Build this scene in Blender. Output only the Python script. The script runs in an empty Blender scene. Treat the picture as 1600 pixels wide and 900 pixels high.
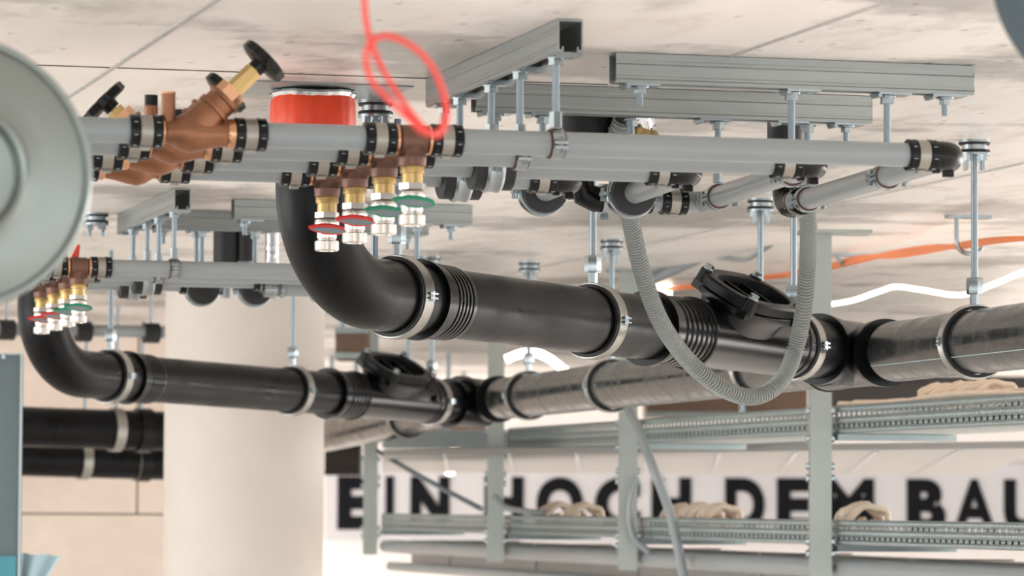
import bpy, math, random
from mathutils import Vector, Matrix
random.seed(7)
R = math.radians
V = Vector
# ------------------------------------------------------------------ camera
scene = bpy.context.scene
COL = scene.collection
F = 6000.0                      # focal length in pixels of the 1600 px wide frame
YAW, PITCH, ROLL = R(15.4), math.atan(340/6000.0), 0.005
CAM = V((0, 0, 1.6))
fwd = V((math.sin(YAW)*math.cos(PITCH), math.cos(YAW)*math.cos(PITCH), math.sin(PITCH)))
r0 = V((math.cos(YAW), -math.sin(YAW), 0)); u0 = r0.cross(fwd)
rgt = r0*math.cos(ROLL) + u0*math.sin(ROLL)
upv = -r0*math.sin(ROLL) + u0*math.cos(ROLL)
cd = bpy.data.cameras.new('camera'); cam = bpy.data.objects.new('camera', cd); COL.objects.link(cam)
cd.sensor_width = 36; cd.lens = F/1600*36; cd.clip_start = .1; cd.clip_end = 200
M = Matrix((rgt, upv, -fwd)).transposed().to_4x4(); M.translation = CAM
cam.matrix_world = M
cd.dof.use_dof = True; cd.dof.focus_distance = 6.8; cd.dof.aperture_fstop = 9.0
scene.camera = cam
# ------------------------------------------------------------------ light, world, exposure
w = bpy.data.worlds.new('overcast'); scene.world = w; w.use_nodes = True
bg = w.node_tree.nodes['Background']; bg.inputs[0].default_value = (.95, .985, 1.0, 1); bg.inputs[1].default_value = 1.7
scene.view_settings.view_transform = 'Standard'; scene.view_settings.look = 'None'
scene.view_settings.gamma = 1; scene.view_settings.use_curve_mapping = False
scene.view_settings.exposure = 0.43
def area(name, loc, target, sx, sy, power, col):
    l = bpy.data.lights.new(name, 'AREA'); l.shape = 'RECTANGLE'; l.size = sx; l.size_y = sy; l.energy = power; l.color = col
    o = bpy.data.objects.new(name, l); COL.objects.link(o); o.location = loc
    o.rotation_euler = (V(target)-V(loc)).to_track_quat('-Z', 'Y').to_euler()
    return o
area('facade_daylight', (-3.5, -2.6, 1.3), (2.0, 7.5, 2.0), 6, 2.2, 40, (.97, .99, 1))
area('side_daylight', (13.5, 12.0, 1.2), (3.0, 12, 1.6), 10, 2.2, 350, (1, .98, .97))
sl = bpy.data.lights.new('low_sun', 'SUN'); sl.energy = 9.0; sl.angle = R(3); sl.color = (1, .95, .92)
so = bpy.data.objects.new('low_sun', sl); COL.objects.link(so); so.rotation_euler = V((-math.cos(R(12)), -.25, -math.sin(R(12)))).to_track_quat('-Z', 'Y').to_euler()
area('left_fill', (-5.2, 8.5, 1.2), (2.0, 12.5, 1.4), 6, 2.2, 140, (1, .98, .96))  # added area lamp that brightens the column and left wall
area('rear_daylight', (-1.0, 24.0, 1.0), (8.0, 26, 1.2), 8, 2.0, 400, (1, .95, .92))
# ------------------------------------------------------------------ pixel geometry helpers (points of the real place)
def ray(px, py): return fwd + rgt*((px-800)/F) + upv*((450-py)/F)
def W(px, py, D): return CAM + ray(px, py)*D
def WZ(px, py, z):
    d = ray(px, py); return CAM + d*((z-CAM.z)/d.z)
def on_px(P, d, px):
    n = rgt - fwd*((px-800)/F); return P - d*((P-CAM).dot(n)/d.dot(n))
def proj(P):
    q = P-CAM; D = q.dot(fwd); return 800+F*q.dot(rgt)/D, 450-F*q.dot(upv)/D, D
ZC = 2.30                       # underside of the concrete ceiling
H = CAM.z
X_, Y_, Z_ = V((1,0,0)), V((0,1,0)), V((0,0,1))
# ------------------------------------------------------------------ materials
def srgb(r, g, b):
    f = lambda c: (c/255/12.92) if c/255 <= .04045 else ((c/255+.055)/1.055)**2.4
    return (f(r), f(g), f(b), 1)
def mat(name, col, rough=.5, metal=0.0, var=0.0, scale=30, stretch=(1,1,1), bump=0.0, bscale=200, emit=0, coat=0, spec=None, rvar=0, alpha=1):
    m = bpy.data.materials.new(name); m.use_nodes = True; nt = m.node_tree; b = nt.nodes['Principled BSDF']
    b.inputs['Base Color'].default_value = col; b.inputs['Roughness'].default_value = rough; b.inputs['Metallic'].default_value = metal
    if coat: b.inputs['Coat Weight'].default_value = coat; b.inputs['Coat Roughness'].default_value = .15
    if spec is not None: b.inputs['Specular IOR Level'].default_value = spec
    if emit: b.inputs['Emission Color'].default_value = col; b.inputs['Emission Strength'].default_value = emit
    if alpha < 1: b.inputs['Alpha'].default_value = alpha
    if var or bump or rvar:
        tc = nt.nodes.new('ShaderNodeTexCoord'); mp = nt.nodes.new('ShaderNodeMapping'); mp.inputs['Scale'].default_value = stretch
        nt.links.new(tc.outputs['Object'], mp.inputs[0])
        n = nt.nodes.new('ShaderNodeTexNoise'); n.inputs['Scale'].default_value = scale; n.inputs['Detail'].default_value = 6; n.inputs['Roughness'].default_value = .65
        nt.links.new(mp.outputs[0], n.inputs[0])
    if var:
        cr = nt.nodes.new('ShaderNodeValToRGB'); cr.color_ramp.elements[0].position = .3; cr.color_ramp.elements[1].position = .7
        cr.color_ramp.elements[0].color = tuple(max(0, c*(1-var)) for c in col[:3])+(1,)
        cr.color_ramp.elements[1].color = tuple(min(1, c*(1+var)) for c in col[:3])+(1,)
        nt.links.new(n.outputs[0], cr.inputs[0]); nt.links.new(cr.outputs[0], b.inputs['Base Color'])
    if rvar:
        mr = nt.nodes.new('ShaderNodeMapRange'); mr.inputs[1].default_value = .3; mr.inputs[2].default_value = .7
        mr.inputs[3].default_value = max(.03, rough-rvar); mr.inputs[4].default_value = min(1, rough+rvar)
        nt.links.new(n.outputs[0], mr.inputs[0]); nt.links.new(mr.outputs[0], b.inputs['Roughness'])
    if bump:
        n2 = nt.nodes.new('ShaderNodeTexNoise'); n2.inputs['Scale'].default_value = bscale; n2.inputs['Detail'].default_value = 3
        nt.links.new(mp.outputs[0], n2.inputs[0])
        bp = nt.nodes.new('ShaderNodeBump'); bp.inputs['Strength'].default_value = bump; bp.inputs['Distance'].default_value = .002
        nt.links.new(n2.outputs[0], bp.inputs['Height']); nt.links.new(bp.outputs[0], b.inputs['Normal'])
    return m
def ceiling_mat():
    m = bpy.data.materials.new('formed_concrete'); m.use_nodes = True; nt = m.node_tree; b = nt.nodes['Principled BSDF']; L = nt.links.new
    tc = nt.nodes.new('ShaderNodeTexCoord')
    def noise(sc, st, det=5, ro=.6):
        mp = nt.nodes.new('ShaderNodeMapping'); mp.inputs['Scale'].default_value = st; L(tc.outputs['Object'], mp.inputs[0])
        n = nt.nodes.new('ShaderNodeTexNoise'); n.inputs['Scale'].default_value = sc; n.inputs['Detail'].default_value = det; n.inputs['Roughness'].default_value = ro
        L(mp.outputs[0], n.inputs[0]); return n.outputs[0]
    def ramp(src, stops):
        c = nt.nodes.new('ShaderNodeValToRGB'); e = c.color_ramp.elements
        e[0].position, e[0].color = stops[0]; e[1].position, e[1].color = stops[-1]
        for p, k in stops[1:-1]: q = e.new(p); q.color = k
        L(src, c.inputs[0]); return c.outputs[0]
    def mix(t, a, b_, f):
        x = nt.nodes.new('ShaderNodeMix'); x.data_type = 'RGBA'; x.blend_type = t
        if isinstance(f, float): x.inputs[0].default_value = f
        else: L(f, x.inputs[0])
        L(a, x.inputs[6]); L(b_, x.inputs[7]); return x.outputs[2]
    base = ramp(noise(.9, (1, .6, 1)), [(.3, srgb(184,183,176)), (.48, srgb(200,196,191)), (.6, srgb(208,200,195)), (.72, srgb(192,196,190))])
    stain = ramp(noise(5, (1, .35, 1), 8, .7), [(.3, (.66,.65,.62,1)), (.5, (1,1,1,1)), (.75, (1.0,.97,.95,1))])
    c = mix('MULTIPLY', base, stain, .9)
    vo = nt.nodes.new('ShaderNodeMapping'); vo.inputs['Scale'].default_value = (1, .55, 1); L(tc.outputs['Object'], vo.inputs[0])
    v = nt.nodes.new('ShaderNodeTexVoronoi'); v.inputs['Scale'].default_value = 16; L(vo.outputs[0], v.inputs[0])
    pits = ramp(v.outputs['Distance'], [(.0, (.25,.25,.25,1)), (.085, (.35,.35,.35,1)), (.12, (1,1,1,1))])
    gate = ramp(noise(1.6, (1, 1, 1)), [(.52, (1,1,1,1)), (.6, (0,0,0,1))])
    pg = mix('ADD', pits, gate, 1.0)
    c = mix('MULTIPLY', c, pg, .8)
    L(c, b.inputs['Base Color'])
    ro = nt.nodes.new('ShaderNodeMapRange'); ro.inputs[3].default_value = .26; ro.inputs[4].default_value = .5
    L(noise(2.2, (1, .4, 1)), ro.inputs[0]); L(ro.outputs[0], b.inputs['Roughness'])
    bp = nt.nodes.new('ShaderNodeBump'); bp.inputs['Strength'].default_value = .25; bp.inputs['Distance'].default_value = .004
    L(noise(14, (1, .5, 1), 6), bp.inputs['Height']); L(bp.outputs[0], b.inputs['Normal'])
    return m
MT = dict(
 ceil=ceiling_mat(),
 seam=mat('seam_concrete', srgb(200,198,193), .7, var=.22, scale=60, bump=.6, bscale=90),
 gap=mat('dark_joint', srgb(105,98,90), .8),
 wgap=mat('wall_joint', srgb(178,160,146), .85),
 column=mat('column_concrete', srgb(222,214,205), .75, var=.05, scale=3, bump=.15, bscale=60),
 wall=mat('wall_concrete', srgb(238,222,208), .85, var=.09, scale=2.5, bump=.2, bscale=20),
 white=mat('white_wall', srgb(232,226,222), .8, var=.02, scale=2),
 banner=mat('banner_cloth', srgb(188,187,190), .6),
 ink=mat('black_ink', srgb(9,11,16), .85, spec=.2),
 floor=mat('floor_screed', srgb(226,222,218), .6, var=.06, scale=1.2),
 pp=mat('grey_plastic_pipe', srgb(150,157,160), .28, var=.03, scale=5),
 pe=mat('black_drain_plastic', srgb(15,17,19), .34, var=.4, scale=9, stretch=(1,1,.5), rvar=.14, spec=.19),
 pe_dusty=mat('dusty_drain_plastic', srgb(60,62,62), .24, var=.55, scale=9, stretch=(1.6,.5,1.6), rvar=.14),
 fit=mat('black_fitting', srgb(9,11,13), .27, var=.15, scale=30, spec=.28),
 rub=mat('black_rubber', srgb(24,26,29), .55),
 redrub=mat('red_brown_rubber', srgb(92,50,44), .6),
 zinc=mat('zinc_plated_steel', srgb(160,170,174), .26, 1.0, var=.08, scale=40),
 band=mat('steel_band', srgb(176,176,172), .3, 1.0, var=.08, scale=60),
 rod=mat('threaded_steel', srgb(140,153,161), .42, .85, var=.05, scale=40),
 rail=mat('galvanised_rail', srgb(158,163,162), .42, .8, var=.1, scale=7, stretch=(.35,3,3)),
 galv=mat('galvanised_sheet', srgb(160,172,173), .38, .8, var=.08, scale=12, stretch=(1,1,.3)),
 sleeve=mat('pressed_steel_sleeve', srgb(160,157,150), .4, .8),
 bronze=mat('bronze', srgb(146,100,74), .38, .7, var=.14, scale=30, bump=.25, bscale=300),
 bronzed=mat('dark_bronze', srgb(112,82,70), .42, .6, var=.18, scale=40, bump=.25, bscale=300),
 copper=mat('bright_bronze_lip', srgb(214,164,128), .25, .9),
 brass=mat('brass', srgb(196,166,112), .3, .85, var=.08, scale=30),
 nickel=mat('nickel', srgb(222,216,208), .24, .9),
 green=mat('green_plastic', srgb(22,140,104), .35),
 red=mat('red_plastic', srgb(222,48,42), .35),
 lever=mat('lever_grey', srgb(128,136,142), .5, bump=.4, bscale=160),
 orange=mat('orange_red_tape', srgb(240,72,34), .38, var=.1, scale=14, bump=.5, bscale=40),
 cord=mat('red_cord', srgb(236,70,62), .5),
 ocable=mat('orange_cable', srgb(245,140,84), .5),
 hose=mat('grey_conduit', srgb(152,156,154), .42),
 hoseshade=mat('hose_mouth_shade', srgb(50,50,50), .8),  # dark tone painted for the shade inside the hose end
 ductgrey=mat('duct_grey', srgb(158,156,152), .45, .3, var=.06, scale=3),
 post=mat('post_galvanised', srgb(168,175,171), .42, .6, var=.05, scale=4),
 beige=mat('beige_cable', srgb(248,226,204), .55, var=.08, scale=20),
 white_tape=mat('white_paint', srgb(200,220,225), .5),
 cab=mat('cabinet_grey', srgb(98,110,114), .5, .1, var=.03, scale=90),
 cabedge=mat('cabinet_edge', srgb(180,190,190), .35, .3),
 teal=mat('teal_film', srgb(60,140,155), .35),
 film=mat('light_blue_film', srgb(190,218,228), .3, var=.12, scale=8),
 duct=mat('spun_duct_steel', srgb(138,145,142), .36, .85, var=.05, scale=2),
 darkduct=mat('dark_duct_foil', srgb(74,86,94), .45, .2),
 foil=mat('aluminium_foil', srgb(215,218,220), .22, 1.0, bump=1.0, bscale=60),
 wool=mat('mineral_wool', srgb(178,150,96), .9, var=.2, scale=80),
 lampw=mat('lamp_warm', (1, .82, .66, 1), .5, emit=6),
 led=mat('led_light', (1, .93, .86, 1), .5, emit=3),
 dark=mat('dark_machine', srgb(38,34,34), .6, var=.2, scale=3),
 brown=mat('brown_board', srgb(122,98,80), .7, var=.15, scale=2),
 redspot=mat('red_cap', srgb(210,60,40), .5),
)
# ------------------------------------------------------------------ mesh builder
def frame(P, x, up=Z_):
    x = V(x).normalized(); y = V(up).cross(x).normalized(); z = x.cross(y)
    m = Matrix((x, y, z)).transposed().to_4x4(); m.translation = P; return m
class MB:
    def __init__(s, T=None): s.v = []; s.f = []; s.T = T or Matrix()
    def add(s, vs, fs):
        n = len(s.v); s.v += [s.T @ V(p) for p in vs]; s.f += [tuple(i+n for i in f) for f in fs]; return s
    def box(s, c, d, Mx=None):
        hx, hy, hz = d[0]/2, d[1]/2, d[2]/2
        vs = [V((sx*hx, sy*hy, sz*hz)) for sx in (-1,1) for sy in (-1,1) for sz in (-1,1)]
        if Mx: vs = [Mx @ p for p in vs]
        vs = [p+V(c) for p in vs]
        return s.add(vs, [(0,1,3,2),(4,6,7,5),(0,4,5,1),(2,3,7,6),(0,2,6,4),(1,5,7,3)])
    def loft(s, loops, cap=(True, True), closed=False):
        n = len(loops[0]); vs = [p for l in loops for p in l]; fs = []
        m = len(loops)
        for i in range(m if closed else m-1):
            a, b = i*n, ((i+1) % m)*n
            for j in range(n): k = (j+1) % n; fs.append((a+j, a+k, b+k, b+j))
        if not closed:
            if cap[0]: fs.append(tuple(range(n))[::-1])
            if cap[1]: fs.append(tuple((m-1)*n+j for j in range(n)))
        return s.add(vs, fs)
    def lathe(s, prof, o=(0,0,0), ax=(1,0,0), seg=24, closed=False, a0=0.0):
        ax = V(ax).normalized(); t = V((0,0,1)) if abs(ax.z) < .9 else V((1,0,0))
        e1 = (t - ax*t.dot(ax)).normalized(); e2 = ax.cross(e1); o = V(o)
        loops = [[o+ax*u+(e1*math.cos(a0+2*math.pi*j/seg)+e2*math.sin(a0+2*math.pi*j/seg))*max(r, 1e-5) for j in range(seg)] for u, r in prof]
        return s.loft(loops, closed=closed)
    def cyl(s, a, b, r, seg=20, r2=None):
        a, b = V(a), V(b); return s.lathe([(0, r), ((b-a).length, r if r2 is None else r2)], a, b-a, seg)
    def hexa(s, a, b, r): return s.cyl(a, b, r, 6)
    def ring(s, o, ax, r_in, r_out, wd, seg=40):
        return s.lathe([(-wd/2, r_in), (-wd/2, r_out), (wd/2, r_out), (wd/2, r_in)], o, ax, seg, closed=True)
    def sweep(s, pts, r, seg=16, rad=None):
        pts = [V(p) for p in pts]; n = len(pts); loops = []
        t0 = (pts[1]-pts[0]).normalized(); e = t0.orthogonal().normalized()
        for i in range(n):
            t = (pts[min(i+1, n-1)]-pts[max(i-1, 0)]).normalized()
            e = (e - t*e.dot(t)).normalized(); g = t.cross(e); rr = rad[i] if rad else r
            loops.append([pts[i]+(e*math.cos(2*math.pi*j/seg)+g*math.sin(2*math.pi*j/seg))*rr for j in range(seg)])
        return s.loft(loops)
    def extr(s, poly, a, b, Mx):                 # poly (y,z) in frame Mx, extruded along x from a to b
        return s.loft([[Mx @ V((a, y, z)) for y, z in poly], [Mx @ V((b, y, z)) for y, z in poly]])
def spline(pts, n=12):
    pts = [V(p) for p in pts]; out = []
    for i in range(len(pts)-1):
        p0 = pts[max(i-1, 0)]; p1 = pts[i]; p2 = pts[i+1]; p3 = pts[min(i+2, len(pts)-1)]
        for k in range(n):
            t = k/n; out.append(.5*((2*p1)+(-p0+p2)*t+(2*p0-5*p1+4*p2-p3)*t*t+(-p0+3*p1-3*p2+p3)*t**3))
    return out+[pts[-1]]
def resample(pts, step):
    out = [pts[0].copy()]; need = step
    for a, b in zip(pts, pts[1:]):
        L = (b-a).length; pos = need
        while pos <= L: out.append(a.lerp(b, pos/L)); pos += step
        need = pos-L
    return out
def obj(name, mb, m, parent=None, world=False, label=None, sharp=38):
    me = bpy.data.meshes.new(name)
    vs = mb.v
    if parent is not None and world:
        inv = parent.matrix_basis.inverted() if parent.parent is None else parent.parent.matrix_basis.inverted()
        vs = [inv @ p for p in vs]
    me.from_pydata([tuple(p) for p in vs], [], mb.f); me.materials.append(MT[m] if isinstance(m, str) else m)
    for p in me.polygons: p.use_smooth = True
    me.set_sharp_from_angle(angle=R(sharp)); me.update()
    o = bpy.data.objects.new(name, me); COL.objects.link(o)
    if parent is not None: o.parent = parent
    if label: o['label'] = label
    return o
def thing(name, label, cat, loc=(0,0,0), group=None):
    o = bpy.data.objects.new(name, None); COL.objects.link(o); o.empty_display_size = .05
    o.matrix_basis = loc if isinstance(loc, Matrix) else Matrix.Translation(V(loc))
    o['label'] = label; o['category'] = cat
    if group: o['group'] = group
    return o
def tag(o, label, cat, group=None):
    o['label'] = label; o['category'] = cat
    if group: o['group'] = group
    return o
def struct(name, mb, m, parent=None):
    o = obj(name, mb, m, parent)
    if parent is None: o['kind'] = 'structure'
    return o
def tree(o): return [o]+[x for c in o.children for x in tree(c)]
def copy_thing(o, off, label, group=None):
    def cp(s, par):
        c = s.copy(); COL.objects.link(c); c.parent = par
        for ch in list(KIDS.get(s.name, [])): cp(ch, c)
        return c
    KIDS = {}
    for x in bpy.data.objects:
        if x.parent: KIDS.setdefault(x.parent.name, []).append(x)
    c = cp(o, None); c.matrix_basis = Matrix.Translation(off) @ o.matrix_basis; c['label'] = label
    if group: c['group'] = group
    return c
# ================================================================== LARGE STRUCTURE
b = MB().box((4, 14.2, ZC+.15), (20, 30.6, .30)); ceiling = struct('ceiling', b, 'ceil')
b = MB().box((4, 15, -.05), (34, 44, .1)); struct('floor', b, 'floor')
def seam(P, d, a, c, wd, ht, m):
    Mx = frame(P, d); k = MB().extr([(-wd/2, .002), (-wd/4, -ht), (wd/4, -ht), (wd/2, .002)], a, c, Mx); return obj('formwork_seam', k, m, ceiling)
S1 = WZ(375, 112, ZC); seam(S1, (1, -.01, 0), -1.6, .62, .006, .0015, 'gap')
S2 = WZ(228, 72, ZC); seam(S2, Y_, -2, 14, .018, .0018, 'seam')
S3 = WZ(1400, 297, ZC); seam(S3, Y_, -3, 14, .012, .003, 'seam')
S4 = WZ(1250, 50, ZC); seam(S4, Y_, -2, 1.2, .014, .002, 'seam')
S5 = WZ(1480, 560, ZC); seam(S5, X_, -6, 6, .02, .003, 'gap')
# round concrete column behind the rear bank
cc = W(382, 620, 11.7)
b = MB().lathe([(0, .243), (ZC, .243)], (cc.x, cc.y, 0), Z_, 64)
column = struct('column', b, 'column'); column['label'] = 'round pale concrete column behind the rear drain branch'
# left wall of large concrete blocks with recessed joints
wl = W(100, 700, 16.0)
wallM = frame(V((wl.x, wl.y, 0)), r0)
b = MB(wallM).box((-1.95, .2, 1.15), (5.4, .3, 2.3)); wall_left = struct('wall_left', b, 'wgap')
def wall_block(x0, x1, z0, z1):
    g = .004; k = MB(wallM).box(((x0+x1)/2, .025, (z0+z1)/2), (x1-x0-2*g, .06, z1-z0-2*g)); obj('concrete_block', k, 'wall', wall_left)
xj = (on_px(W(215, 760, 16), r0, 215) - wallM.translation).dot(r0)
zj = W(150, 803, 16).z
for x0, x1, z0, z1 in [(xj-2.4, xj, zj, ZC), (xj, .75, zj, ZC), (xj-3.9, xj-2.4, zj, ZC), (xj-3.2, xj-.8, zj-.75, zj), (xj-.8, .75, zj-.75, zj), (xj-2.4, xj, 0, zj-.75), (xj, .75, 0, zj-.75)]:
    wall_block(x0, x1, z0, z1)
# back wall and the banner on it
DB = 26.0
bw = W(1000, 790, DB+.15); bwM = frame(V((bw.x, bw.y, 0)), r0)
b = MB(bwM).box((1, .1, 1.15), (13, .2, 2.3)); struct('wall_back', b, 'white')
ban0 = W(1060, 830, DB); banM = frame(ban0, r0)
ban = thing('banner', 'long white banner with black capital letters hung on the back wall', 'banner', banM)
ppm = F/DB
hx = lambda px: (px-1060)/ppm
hz = lambda py: (829-py)/ppm
b = MB().box(((hx(508)+hx(1800))/2, .012, (hz(722)+hz(846))/2), (hx(1800)-hx(508), .012, hz(722)-hz(846)))
obj('cloth', b, 'banner', ban)
def letter(ch, x0, x1):
    cu = bpy.data.curves.new('letter', 'FONT'); cu.body = ch; cu.extrude = .004; cu.offset = .035 if ch in 'MA' else .055; cu.resolution_u = 6
    to = bpy.data.objects.new('tmp', cu); COL.objects.link(to)
    dg = bpy.context.evaluated_depsgraph_get(); me = bpy.data.meshes.new_from_object(to.evaluated_get(dg)); bpy.data.objects.remove(to)
    xs = [v.co.x for v in me.vertices]; ys = [v.co.y for v in me.vertices]
    ax, bx, ay, by = min(xs), max(xs), min(ys), max(ys); X0, X1 = hx(x0), hx(x1); Z1 = hz(745.5)
    for v in me.vertices:
        x, y, z = v.co; v.co = (X0+(x-ax)/(bx-ax)*(X1-X0), -z-.001, (y-ay)/(by-ay)*Z1)
    me.materials.clear(); me.materials.append(MT['ink'])
    o = bpy.data.objects.new('letter', me); COL.objects.link(o); o.parent = ban; o['label'] = 'black capital letter '+ch
for ch, x0, x1 in [('E',527,579),('I',602,615),('N',641,702),('H',757,818),('O',838,911),('C',929,1000),('H',1018,1080),('D',1133,1195),
                   ('E',1214,1266),('M',1287,1366),('B',1417,1478),('A',1489,1557),('U',1569,1632)]:
    letter(ch, x0, x1)
# ================================================================== RAILS
def rail(name, label, P0, d, L, marks=(), group='galvanised mounting rails under the ceiling'):
    """P0: top near-left start of the channel; slot faces down; marks: distances of fastening plates"""
    t = thing(name, label, 'rail', frame(P0, d), group)
    wd, ht, th = .038, .046, .0025; h = wd/2; lip = .009
    poly = [(-h,0),(h,0),(h,-.010),(h-.0012,-.012),(h-.0012,-.016),(h,-.018),(h,-.034),(h-.0012,-.036),(h-.0012,-.039),(h,-.041),(h,-ht),(h-lip,-ht),(h-lip,-ht+.007),(h-lip+th,-ht+.007),(h-lip+th,-ht+th),(h-th,-ht+th),(h-th,-th),
            (-h+th,-th),(-h+th,-ht+th),(-h+lip-th,-ht+th),(-h+lip-th,-ht+.007),(-h+lip,-ht+.007),(-h+lip,-ht),(-h,-ht),(-h,-.041),(-h+.0012,-.039),(-h+.0012,-.036),(-h,-.034),(-h,-.018),(-h+.0012,-.016),(-h+.0012,-.012),(-h,-.010)]
    k = MB(); n = len(poly)
    vs = [(0, y, z) for y, z in poly]+[(L, y, z) for y, z in poly]
    k.add(vs, [(j, (j+1) % n, n+(j+1) % n, n+j) for j in range(n)])
    # annular end faces: split the C into quads
    segs = [(0,1,16,17),(1,2,15,16),(10,11,14,15),(11,12,13,14),(2,10,15,15),(0,17,18,31),(23,22,19,18),(22,21,20,19),(31,23,18,18)]
    for q in segs:
        q = list(dict.fromkeys(q)); k.add([vs[i] for i in q]+[vs[i+n] for i in q], [tuple(range(len(q))), tuple(range(len(q), 2*len(q)))[::-1]])
    obj('channel', k, 'rail', t, sharp=20)
    for m in marks:
        k = MB().box((m, 0, -ht-.002), (.055, .042, .004)); k.box((m-.024, 0, -ht-.005), (.006, .034, .006)); obj('slot_plate', k, 'zinc', t)
    return t
RZ = ZC-.046                     # underside of the rails
rails = {}
y1 = WZ(892, 30, ZC-.001); LY1 = (on_px(y1, Y_, 672)-y1).length
def dist(P0, d, px): return (on_px(P0, V(d), px)-P0).dot(V(d))
# hanger rods from Y1 define the four pipes
PD = [5.55, 5.75, 5.95, 6.15]
x1 = WZ(963, 82, ZC-.001); x1.y += .019; LX1 = (on_px(x1, X_, 1515)-x1).length
x2 = WZ(745, 129, ZC-.001); x2.y += .019; LX2 = (on_px(x2, X_, 1357)-x2).length
# ================================================================== FASTENERS
def nut(k, z, r=.0095, h=.008, x=0, y=0): k.hexa((x, y, z), (x, y, z+h), r)
def bolt_thing(P, label, stub=.03, grp='short hanger bolts under the rails'):
    t = thing('hanger_bolt', label, 'bolt', P, grp)
    k = MB(); nut(k, -.012); obj('hex_nut', k, 'zinc', t)
    k = MB().lathe([(0, .014), (.002, .014)], (0,0,-.0035), Z_, 16); obj('washer', k, 'zinc', t)
    k = MB().cyl((0,0,-stub), (0,0,.004), .005, 12); obj('threaded_end', k, 'rod', t)
    return t
def pipe_hanger(P, ax, top, label, grp, kind='thin', r=.018, side=-1, rr=.0056):
    """P: point on the pipe axis; ax: pipe direction; top: z of the rail underside"""
    t = thing('pipe_hanger', label, 'pipe hanger', frame(P, ax), grp)
    h = top-P.z; ro = r+.0045 if kind == 'thin' else .041
    k = MB().cyl((0,0,ro+.004), (0,0,h), rr, 14); obj('threaded_rod', k, 'rod', t)
    k = MB(); k.hexa((0,0,h-.014), (0,0,h-.004), .011); k.lathe([(0,.014),(.002,.014)], (0,0,h-.004), Z_, 16); obj('hex_nut', k, 'zinc', t)
    k = MB().hexa((0,0,ro+.001), (0,0,ro+.024), .0095); obj('coupling_nut', k, 'zinc', t)
    if kind == 'thin':
        k = MB().ring((0,0,0), X_, r+.0002, r+.003, .022, 32); obj('rubber_lining', k, 'redrub' , t)
        k = MB().ring((0,0,0), X_, r+.003, ro, .018, 32); bd = obj('clamp_band', k, 'zinc', t)
        a = R(-22)*1
        for sd in (-1, 1):
            Mr = Matrix.Rotation(-sd*R(18), 3, 'X')
            k = MB().box((0, sd*(ro+.005), -.006), (.020, .012, .005), Mr); k.box((0, sd*(ro+.005), .001), (.020, .012, .004), Mr)
            k.hexa((0, sd*(ro+.006), -.016), (0, sd*(ro+.006), .008), .005); obj('clamp_bolt', k, 'zinc', t)
    else:
        k = MB().lathe([(-.033,r), (-.033,.034), (-.031,.037), (.031,.037), (.033,.034), (.033,r)], (0,0,0), X_, 40); obj('insulation_shell', k, 'rub', t)
        k = MB().lathe([(-.014,.0365), (-.014,.039), (-.010,.041), (-.004,.0395), (.004,.0395), (.010,.041), (.014,.039), (.014,.0365)], (0,0,0), X_, 40, closed=True); obj('clamp_band', k, 'zinc', t)
        for sd in (-1, 1):
            k = MB().box((0, sd*.046, 0), (.022, .012, .006)); k.hexa((0, sd*.047, -.012), (0, sd*.047, .010), .0055); obj('clamp_bolt', k, 'zinc', t)
    return t
def anchor(P, label, grp='rod anchor plates on the ceiling'):
    """round anchor stack bolted under the ceiling; P on the ceiling underside"""
    t = thing('ceiling_anchor', label, 'anchor plate', P, grp)
    k = MB(); k.lathe([(0,.030),(.004,.030)], (0,0,-.004), Z_, 28); k.lathe([(0,.024),(.014,.024)], (0,0,-.018), Z_, 28); obj('steel_disc', k, 'zinc', t)
    k = MB(); k.lathe([(0,.029),(.003,.031),(.006,.029)], (0,0,-.0085), Z_, 28); k.lathe([(0,.029),(.003,.031),(.006,.029)], (0,0,-.024), Z_, 28); obj('rubber_disc', k, 'rub', t)
    k = MB(); k.lathe([(0,.031),(.005,.031)], (0,0,-.029), Z_, 28); obj('bottom_disc', k, 'zinc', t)
    for a in range(4):
        x, y = .022*math.cos(a*math.pi/2+.5), .022*math.sin(a*math.pi/2+.5)
        k = MB(); k.hexa((x,y,-.040), (x,y,-.029), .008); k.cyl((x,y,-.056), (x,y,-.029), .004, 10); obj('anchor_bolt', k, 'zinc', t)
    return t
def collar(parent, s, r=.018, m='fit', L=.046):
    """black press collar with steel sleeve, centred at s on local x of parent"""
    ro = r+.0058
    k = MB().lathe([(s-L/2, r), (s-L/2, ro-.0015), (s-L/2+.0015, ro), (s-.0095, ro), (s-.009, ro-.002), (s+.009, ro-.002), (s+.0095, ro), (s+L/2-.0015, ro), (s+L/2, ro-.0015), (s+L/2, r)], (0,0,0), X_, 32)
    c = obj('press_collar', k, m, parent)
    k = MB().lathe([(s-.0085, ro-.002), (s-.0085, ro-.0008), (s+.0085, ro-.0008), (s+.0085, ro-.002)], (0,0,0), X_, 32)
    k.box((s, 0, -ro-.001), (.013, .012, .004)); obj('steel_sleeve', k, 'sleeve', c)
    k = MB()
    for q in range(8):
        a = q*math.pi/4+.3
        for sx in (-.016, .016): k.box((s+sx, (ro+.0001)*math.cos(a), (ro+.0001)*math.sin(a)), (.005, .0007, .0007))
    obj('position_marks', k, 'white_tape', c)
    return c
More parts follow.
